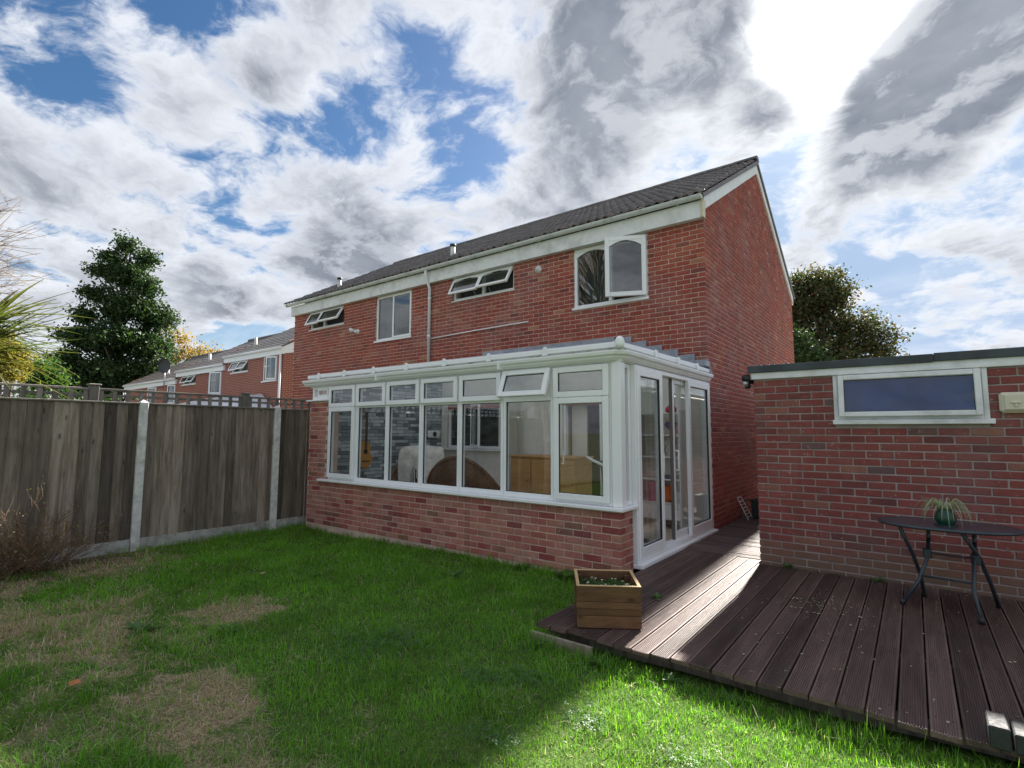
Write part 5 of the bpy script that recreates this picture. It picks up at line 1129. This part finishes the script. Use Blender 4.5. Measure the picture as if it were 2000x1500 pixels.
# ------------------------------------------------------------------ folding table and spider plant
def table():
    c = Vector((.172, 5.56, 0)); t = thing('folding_table', tuple(c), 'dark oval folding garden table against the garage wall', 'table'); A, B_ = .445, .30; zt = .655; n = 48
    M_ = mat('dark_table_frame', (.045, .055, .068), .4, metal=.25, var=.2); G = mat('dark_table_top', (.045, .042, .06), .28, var=.2, vscale=20)
    ring = [(c.x+A*math.cos(q), c.y+B_*math.sin(q), zt) for q in np.linspace(0, 2*math.pi, n+1)]
    MB().tube(ring, .017, 10, False, .8).build('rim', M_, t, True)
    MB().lathe([(.97, -.006), (.985, 0), (.97, .006), (0.001, .006)], (c.x, c.y, zt+.004), n, A, B_).build('table_top', G, t)
    # two crossed bent-tube frames
    yf, yb = c.y-.20, c.y+.22
    def leg(x, s, lean):   # s: foot side, from foot up through the crossing to the underside
        foot = Vector((c.x+x+s*lean, 0, .012)); return foot
    for nm, pts in (('leg', [(-.145, 5.47, .012), (-.03, 5.52, .20), (.035, 5.60, .38), (.05, 5.68, .52)]), ('leg', [(.325, 5.27, .012), (.30, 5.40, .20), (.325, 5.55, .42), (.34, 5.66, .52)]),
                    ('leg', [(.0, 5.84, .012), (-.02, 5.78, .20), (-.06, 5.64, .38), (-.135, 5.45, .63)]), ('leg', [(.47, 5.84, .012), (.42, 5.72, .22), (.36, 5.58, .42), (.255, 5.42, .63)])):
        o = MB().tube(pts, .0145, 10).build(nm, M_, t, True); p = Vector(pts[0]); MB().tube([p-Vector((0, 0, .012)), p+Vector((0, 0, .035))], .0175, 10).build('foot_cap', mat('black_cap', (.02, .02, .02), .5), o, True)
    MB().tube([(.05, 5.68, .50), (.055, 5.75, .635)], .0145, 10).build('leg', M_, t, True); MB().tube([(.34, 5.66, .50), (.345, 5.74, .635)], .0145, 10).build('leg', M_, t, True)
    MB().tube([(-.01, 5.53, .24), (.31, 5.44, .25)], .013, 8, True, .7).build('crossbar', M_, t, True)
    MB().tube([(.05, 5.68, .47), (.06, 5.70, .41), (.1, 5.71, .395), (.29, 5.68, .395), (.33, 5.67, .41), (.34, 5.66, .47)], .009, 8).build('crossbar', M_, t, True)
    for x, y in ((.036, 5.61), (.333, 5.57)): MB().box(x-.03, x+.03, y-.025, y+.025, .37, .45, .008).build('hinge', M_, t)
    pc = Vector((.165, 5.50, zt+.012)); p = thing('potted_spider_plant', tuple(pc), 'variegated spider plant in a ribbed green pot on the table', 'plant'); pr = []
    for i in range(26):
        f = i/25; r = .048+.022*math.sin(math.pi*min(1, f*1.1))+.0022*math.sin(f*60); pr.append((r, f*.125))
    MB().lathe(pr+[(.044, .118), (.04, .10)], pc, 28).build('pot', mat('green_glazed_pot', (.008, .055, .035), .2), p, True)
    MB().lathe([(.05, -.004), (.075, .0), (.078, .008), (.05, .004)], pc-Vector((0, 0, .003)), 24).build('saucer', mat('dark_saucer', (.01, .03, .025), .3), p, True)
    rng = random.Random(2); L1 = leaf_mat('spider_leaf', [(.30, .38, .22), (.42, .47, .32), (.20, .30, .14)], .35)
    for i in range(58):
        az = rng.uniform(0, 6.28); L = rng.uniform(.18, .36); d = Vector((math.cos(az), math.sin(az), 0)); s = Vector((-d.y, d.x, 0)); vs = []; top = rng.uniform(.03, .11); fall = rng.uniform(.9, 1.5)
        for j in range(8):
            f = j/7; q = pc+Vector((0, 0, .118))+d*(L*.55*(1-(1-f)**1.8)+.01)+Vector((0, 0, top*math.sin(min(1, f*2.2)*math.pi*.5)-fall*L*.62*max(0, f-.25)**1.6)); q.z = max(q.z, pc.z+.008) if (Vector((q.x-c.x, q.y-c.y)).length < .3) else max(q.z, pc.z-.1); w = .0055*(1-f*.85)
            vs += [tuple(q-s*w+Vector((0, 0, w*.5))), tuple(q), tuple(q+s*w+Vector((0, 0, w*.5)))]
        MB().add(vs, [k for j in range(7) for k in ((3*j, 3*j+1, 3*j+4, 3*j+3), (3*j+1, 3*j+2, 3*j+5, 3*j+4))]).build('leaf', L1, p)
table()

# two sawn-off posts at the deck edge
SL = mat('grey_sleeper', (.03, .032, .036), .75, var=.2, vscale=9, bump=.3, bscale=50)
for i, x in enumerate((.197, .283)):
    t = thing('post_stub', (x+.03, 3.31, 0), ('sawn-off dark grey square post at the deck edge', 'second sawn-off dark grey post, towards the open side of the deck')[i], 'post')
    MB().box(x-.002, x+.072, 3.255, 3.43, .004, .098-.012*i, .006).build('post', SL, t)

# passage things: recycling box and folded rack
t = thing('recycling_box', (-1.9, 9.5, 0), 'dark green plastic box in the passage beside the house', 'box'); GB = mat('dark_green_plastic', (.012, .035, .035), .45)
b = MB(); o = [(-2.18, 9.28), (-1.62, 9.28), (-1.62, 9.68), (-2.18, 9.68)]; i_ = .03
b.add([(x+(.02 if x < -1.9 else -.02), y, .012) for x, y in o]+[(x, y, .30) for x, y in o]+[(x+(i_ if x < -1.9 else -i_), y+(i_ if y < 9.5 else -i_), .30) for x, y in o]+[(x+(.05 if x < -1.9 else -.05), y+(i_ if y < 9.5 else -i_), .04) for x, y in o],
      [(0, 1, 2, 3)]+[(a+k, a+(k+1) % 4, a+4+(k+1) % 4, a+4+k) for a in (0, 4, 8) for k in range(4)]+[(12, 13, 14, 15)]); b.build('box', GB, t)
MB().frame(-2.2, -1.6, 9.255, 9.27, .02, 0, .01).T
MB().box(-2.2, -1.6, 9.255, 9.279, .28, .315, .006).build('rim', GB, t); MB().box(-1.62+.001, -1.595, 9.28, 9.70, .28, .315, .006).build('rim', GB, t)
t = thing('wire_rack', (-2.3, 9.15, 0), 'small white wire rack leaning on the gable wall', 'rack'); W_ = mat('white_wire', (.7, .7, .7), .4)
b = MB().tube([(-2.16, 9.02, .012), (-2.325, 9.05, .34)], .007, 6); b.tube([(-2.16, 9.30, .012), (-2.325, 9.27, .34)], .007, 6); b.tube([(-2.325, 9.05, .34), (-2.33, 9.16, .35), (-2.325, 9.27, .34)], .007, 6); b.build('frame', W_, t)
b = MB()
for i in range(6):
    f = .12+i*.14; MB().tube([(-2.16-.165*f, 9.02+.03*f, .012+.328*f), (-2.16-.165*f, 9.30-.03*f, .012+.328*f)], .005, 6).build('rung', W_, t)

# ------------------------------------------------------------------ inside the conservatory
def wicker_chair(loc, rz, label, cushion):
    t = thing('wicker_armchair', (*loc, .02), label, 'armchair', rz=rz); t.scale = (1.4, 1.15, 1.25)
    # hooped back and arms as woven bands round a seat
    b = MB(); n = 22
    for k in range(28):
        f = k/27; pts = []
        for i in range(n+1):
            a = math.pi*(-.08+1.16*i/n); rise = math.sin(max(0, min(math.pi, a)))**1.6; r = .33+.055*f
            pts.append((r*math.cos(a)*1.04, r*math.sin(a), .20+f*(.20+.38*rise)))
        b.tube(pts, .0105, 5, False)
    b.build('woven_back', WICKER, t, local=True)
    pts = []
    for i in range(n+1):
        a = math.pi*(-.10+1.2*i/n); rise = math.sin(max(0, min(math.pi, a)))**1.6; pts.append((.40*math.cos(a), .385*math.sin(a), .41+.39*rise))
    MB().tube(pts, .024, 8).build('top_rim', WICKER, t, True, local=True)
    MB().lathe([(.30, .0), (.33, .02), (.33, .08), (.30, .10)], (0, .0, .18), 24).build('seat', WICKER, t, True, local=True)
    for x, y in ((-.24, -.22), (.24, -.22), (-.24, .22), (.24, .22)): MB().tube([(x, y, 0), (x*.92, y*.92, .20)], .02, 8).build('leg', WICKER, t, True, local=True)
    if cushion:
        b = MB().lathe([(.02, .0), (.27, .01), (.31, .05), (.27, .10), (.02, .115)], (0, -.02, .285), 22); b.build('seat_cushion', CUSH, t, True, local=True)
        vs = []; 
        b = MB(lambda u, d, z: (u, .20+d+.12*(z-.4)-.25*u*u, z)); b.add(*pillow(.30, .30, .075, (0, 0, .60))); b.build('back_cushion', CUSH, t, True, local=True)
def pillow(w, h, d, c, n=10):
    vs = []; fs = []
    for side in (-1, 1):
        for i in range(n+1):
            for j in range(n+1):
                u, v = 2*i/n-1, 2*j/n-1; bulge = (max(0, 1-abs(u)**2.5)*max(0, 1-abs(v)**2.5))**.5; vs.append((c[0]+w*u*(1-.08*v*v), c[1]+side*d*bulge, c[2]+h*v*(1-.08*u*u)))
    m_ = (n+1)**2
    for s in (0, m_):
        for i in range(n):
            for j in range(n): a = s+i*(n+1)+j; fs.append((a, a+1, a+n+2, a+n+1))
    return vs, fs
CUSH = mat('cream_cushion', (.68, .64, .58), .9, var=.25, vscale=5, dirt=(.30, .27, .25), dirt_amt=.4, dscale=7)
wicker_chair((-7.0, 6.45), R(40), 'wicker armchair with pale cushions by the slate wallpaper', True)
wicker_chair((-5.55, 6.05), R(205), 'empty brown wicker armchair with its rounded back to the window', False)
t = thing('scatter_cushion', (-6.75, 6.1, .45), 'black and white patterned cushion on the pale wicker armchair', 'cushion')
def zebra():
    m = bpy.data.materials.new('animal_print'); m.use_nodes = True; k = NT(m.node_tree); w = k.new('ShaderNodeTexWave', wave_type='BANDS'); w.inputs['Scale'].default_value = 9; w.inputs['Distortion'].default_value = 7
    k.put(w.inputs['Vector'], k.new('ShaderNodeNewGeometry').outputs['Position']); k.put(k.n['Principled BSDF'].inputs['Base Color'], k.ramp(w.outputs[0], [(.4, (.02, .02, .02)), (.55, (.7, .68, .64))])); k.n['Principled BSDF'].inputs['Roughness'].default_value = .9; return m
MB(lambda u, d, z: (-6.78+.8*u+.45*d, 6.12-.5*u+.8*d, .60+z+.3*d)).add(*pillow(.19, .19, .06, (0, 0, 0))).build('cover', zebra(), t, True)
# guitar hung on the wallpaper
def guitar():
    X = XC0+.217; t = thing('acoustic_guitar', (X, 5.83, .8), 'honey coloured acoustic guitar hanging on the slate wallpaper', 'guitar'); T = lambda u, d, z: (X+.02+d, 5.83+u, z)
    def outline(s=1):
        P = []
        for i in range(48):
            a = 2*math.pi*i/48; z = math.cos(a); r = .165 if z < 0 else .128; u = math.sin(a)*(r if abs(z) > 0 else .12); waist = 1-.28*math.exp(-((z-.12)/.28)**2); P.append((u*waist*s, .99+.235*z*s))
        return P
    b = MB(T).prism(outline(), 0, .085, 1); b.build('body', mat('guitar_spruce', (.52, .25, .06), .3), t)
    b = MB(T).prism([(.045*math.cos(q), 1.04+.045*math.sin(q)) for q in np.linspace(0, 6.2, 20)], .0855, .088, 1); b.build('sound_hole', mat('hole_dark', (.02, .015, .01), .8), t)
    MB(T).box(-.026, .026, .086, .10, 1.09, 1.62, .004).build('neck', mat('neck_wood', (.10, .05, .03), .4), t); MB(T).box(-.036, .036, .075, .092, 1.622, 1.80, .006).build('headstock', MATS['neck_wood'], t); MB(T).box(-.08, .08, .0855, .097, .86, .885, .004).build('bridge', MATS['neck_wood'], t)
guitar()
t = thing('wall_speaker', (XC0+.23, 7.55, 1.34), 'white box with a dark round front on the slate wallpaper', 'speaker'); MB().box(XC0+.216, XC0+.27, 7.40, 7.72, 1.27, 1.42, .02).build('case', UPVC, t); MB(lambda u, d, z: (XC0+.2705+d, 7.56+u, 1.345+z)).add(*lathe_y([(.055, .0), (.05, .006), (.01, .003)])).build('cone', mat('cone_black', (.02, .02, .02), .6), t, True)
# sideboard under the plaster wall
t = thing('sideboard', (-4.75, 7.3, .02), 'honey wood sideboard against the cream wall', 'sideboard')
MB().box(-5.42, -4.15, 7.05, 7.55, .08, .98, .004).build('carcass', OAK, t); MB().box(-5.45, -4.12, 7.02, 7.57, .9805, 1.01, .006).build('top', OAK, t)
for i in range(3): d_ = MB().box(-5.40+i*.42, -5.0+i*.42, 7.03, 7.0495, .12, .95, .004).build('door', OAK, t); MB().lathe([(.012, 0), (.012, .015), (.001, .02)], (-5.05+i*.42, 7.02, .6), 10).build('knob', MATS['steel'], d_)
for x in (-5.38, -4.22): MB().box(x, x+.05, 7.08, 7.5, .021, .079).build('plinth', OAK, t)
# shelf unit by the patio door
def shelves():
    t = thing('shelf_unit', (-2.95, 7.6, .02), 'white shelf unit with toys seen through the patio door', 'shelf'); W = mat('white_melamine', (.72, .70, .66), .5)
    x0, x1, y0, y1 = -3.35, -2.66, 7.42, 7.78
    MB().box(x0, x0+.018, y0, y1, .021, 1.72, .002).build('side_panel', W, t); MB().box(x1-.018, x1, y0, y1, .021, 1.72, .002).build('side_panel', W, t)
    for z in (.385, .725, 1.045, 1.365, 1.68): MB().box(x0+.0185, x1-.0185, y0, y1-.01, z-.018, z, .002).build('shelf', W, t)
    MB().box(x0+.0185, x1-.0185, y0-.004, y1-.02, .15, .36, .004).build('drawer', W, t)
    def item(name, z, label, cat): return thing(name, (-2.82, 7.55, z), label, cat)
    p = item('red_teapot', 1.682, 'red and white round pot on the top shelf', 'pot'); MB().lathe([(.06, 0), (.085, .03), (.08, .075), (.05, .10), (.02, .115)], (-2.83, 7.56, 1.682), 18).build('body', mat('red_glaze', (.42, .02, .04), .3), p, True); MB().lathe([(.035, .0), (.04, .03), (.02, .06), (.004, .065)], (-2.84, 7.56, 1.795), 14).build('lid', UPVC, p, True)
    p = item('heart_ornament', 1.367, 'purple heart shaped ornament on a shelf', 'ornament'); hp = [(.085*1.1*(16*math.sin(q)**3)/16, .085*(13*math.cos(q)-5*math.cos(2*q)-2*math.cos(3*q)-math.cos(4*q))/16) for q in np.linspace(0, 6.283, 32)[:-1]]
    MB(lambda u, d, z: (-2.82+u, 7.52+d, 1.49+z)).prism(hp, 0, .03, 1).build('heart', mat('purple_felt', (.13, .08, .20), .8), p)
    MB().box(-2.84, -2.80, 7.525, 7.545, 1.367, 1.42).build('base', mat('purple_felt2', (.12, .08, .18), .8), p)
    p = item('red_box', 1.367, 'small red box beside the heart ornament', 'box'); MB().box(-2.745, -2.69, 7.5, 7.6, 1.3675, 1.50, .004).build('case', mat('red_card', (.40, .04, .03), .6), p)
    p = item('cat_picture', 1.047, 'cat drawing propped on the middle shelf', 'picture'); MB().box(-2.98, -2.69, 7.60, 7.615, 1.0475, 1.34, .002).build('board', mat('sketch_paper', (.50, .47, .42), .8, var=.2, vscale=25), p)
    dk_ = mat('pencil_grey', (.10, .09, .085), .8); cx, cz, Y = -2.80, 1.24, 7.599
    def flat(poly, m_, nm, y=Y): MB().prism(poly, y-.0015, y, 1).build(nm, m_, p)
    gr = mat('sketch_fur', (.28, .26, .235), .85, var=.3, vscale=60)
    flat([(cx+.07*math.cos(q), cz+.055*math.sin(q)) for q in np.linspace(0, 6.1, 20)], gr, 'head')
    for s_ in (-1, 1):
        flat([(cx+s_*.065, cz+.02), (cx+s_*.055, cz+.09), (cx+s_*.015, cz+.05)], gr, 'ear', Y-.0016); flat([(cx+s_*.028+.013*math.cos(q), cz+.005+.010*math.sin(q)) for q in np.linspace(0, 6, 10)], dk_, 'eye', Y-.002)
    flat([(cx-.01, cz-.018), (cx+.01, cz-.018), (cx, cz-.03)], dk_, 'nose', Y-.002); flat([(cx-.075, 1.05), (cx-.05, cz-.05), (cx+.05, cz-.05), (cx+.08, 1.05)], gr, 'chest', Y-.0005)
    flat([(cx-.16, 1.06), (cx-.17, 1.15), (cx-.13, 1.22), (cx-.115, 1.20), (cx-.14, 1.14), (cx-.12, 1.06)], gr, 'tail', Y-.0007)
    p = item('magazine_pile', .727, 'dark pile of magazines on a shelf', 'magazines')
    for i in range(4): MB().box(-2.98+random.uniform(0, .03), -2.71, 7.48, 7.7, .7275+i*.012, .738+i*.012).build('magazine', mat('mag%d' % (i % 2), ((.05, .06, .07), (.16, .15, .14))[i % 2], .4), p)
    p = item('toy_basket', .387, 'orange soft toy on the low shelf', 'toy'); b = MB().lathe([(.03, 0), (.07, .03), (.075, .09), (.05, .14), (.055, .17), (.045, .22), (.01, .24)], (-2.90, 7.56, .387), 16); b.build('body', mat('orange_plush', (.55, .13, .03), .9), p, True)
    for s_ in (-1, 1): MB().lathe([(.005, -.025), (.022, 0), (.005, .025)], (-2.90+s_*.04, 7.56, .62), 10).build('ear', MATS['orange_plush'], p, True)
    p = item('white_tub', .387, 'white plastic tub beside the orange toy', 'tub'); MB().lathe([(.05, 0), (.062, .14), (.066, .145), (.06, .15), (.055, .14), (.045, .01)], (-2.77, 7.56, .387), 18).build('tub', UPVC, p, True)
    p = item('magenta_folder', .387, 'magenta folder standing on the low shelf', 'folder'); MB().box(-3.20, -3.05, 7.5, 7.7, .3875, .66, .004).build('cover', mat('magenta_card', (.30, .02, .10), .6), p)
shelves()
t = thing('curtain', (-5.35, 7.6, .02), 'long cream curtain hanging beside the sideboard', 'curtain')
b = MB(); n = 40; xs_ = [-5.98+.30*i/n for i in range(n+1)]; ys_ = [7.66+.025*math.sin(i*1.05) for i in range(n+1)]
b.add([(x, y, .10) for x, y in zip(xs_, ys_)]+[(x*.6-5.83*.4, y, 2.05) for x, y in zip(xs_, ys_)]+[(x, y+.006, .10) for x, y in zip(xs_, ys_)]+[(x*.6-5.83*.4, y+.006, 2.05) for x, y in zip(xs_, ys_)], [(i, i+1, n+2+i, n+1+i) for i in range(n)]+[(2*n+2+i, 3*n+3+i, 3*n+4+i, 2*n+3+i) for i in range(n)])
b.build('drape', mat('cream_drape', (.62, .58, .50), .9), t, True)
# grab rail of an exercise bike behind the corner window
t = thing('exercise_bike', (-2.95, 5.75, .02), 'exercise bike with a curved white handlebar behind the corner window', 'exercise bike'); GP = mat('bike_black', (.025, .025, .028), .5)
MB().tube([(-2.95, 5.75, .30), (-2.98, 5.70, .95), (-2.98, 5.66, 1.05)], .028, 10).build('stem', GP, t, True)
MB().tube([(-3.16, 5.62, 1.10), (-3.05, 5.58, 1.06), (-2.93, 5.56, 1.02), (-2.80, 5.54, .95), (-2.76, 5.52, .84)], .016, 10).build('handlebar', UPVC, t, True)
MB().tube([(-3.0, 5.66, 1.04), (-3.0, 5.60, 1.05)], .02, 8).build('clamp', GP, t)
for y in (5.5, 6.35): MB().tube([(-3.2, y, .045), (-2.7, y, .045)], .025, 8).build('foot', GP, t, True)
MB().box(-3.0, -2.9, 5.5, 6.35, .05, .09, .01).build('base_rail', GP, t); MB().lathe([(.02, 0), (.2, .0), (.21, .03), (.2, .06), (.02, .06)], (0, 0, 0), 24).T
b = MB(lambda u, d, z: (-2.98+d, 5.85+u, .32+z)).add(*lathe_y([(.22, 0), (.225, .03), (.22, .06), (.02, .065)], 24)); b.build('flywheel', GP, t, True)
MB().tube([(-2.95, 6.15, .08), (-2.95, 6.2, .70)], .025, 8).build('seat_post', GP, t, True); MB().box(-3.05, -2.85, 6.08, 6.34, .70, .77, .03).build('saddle', GP, t)
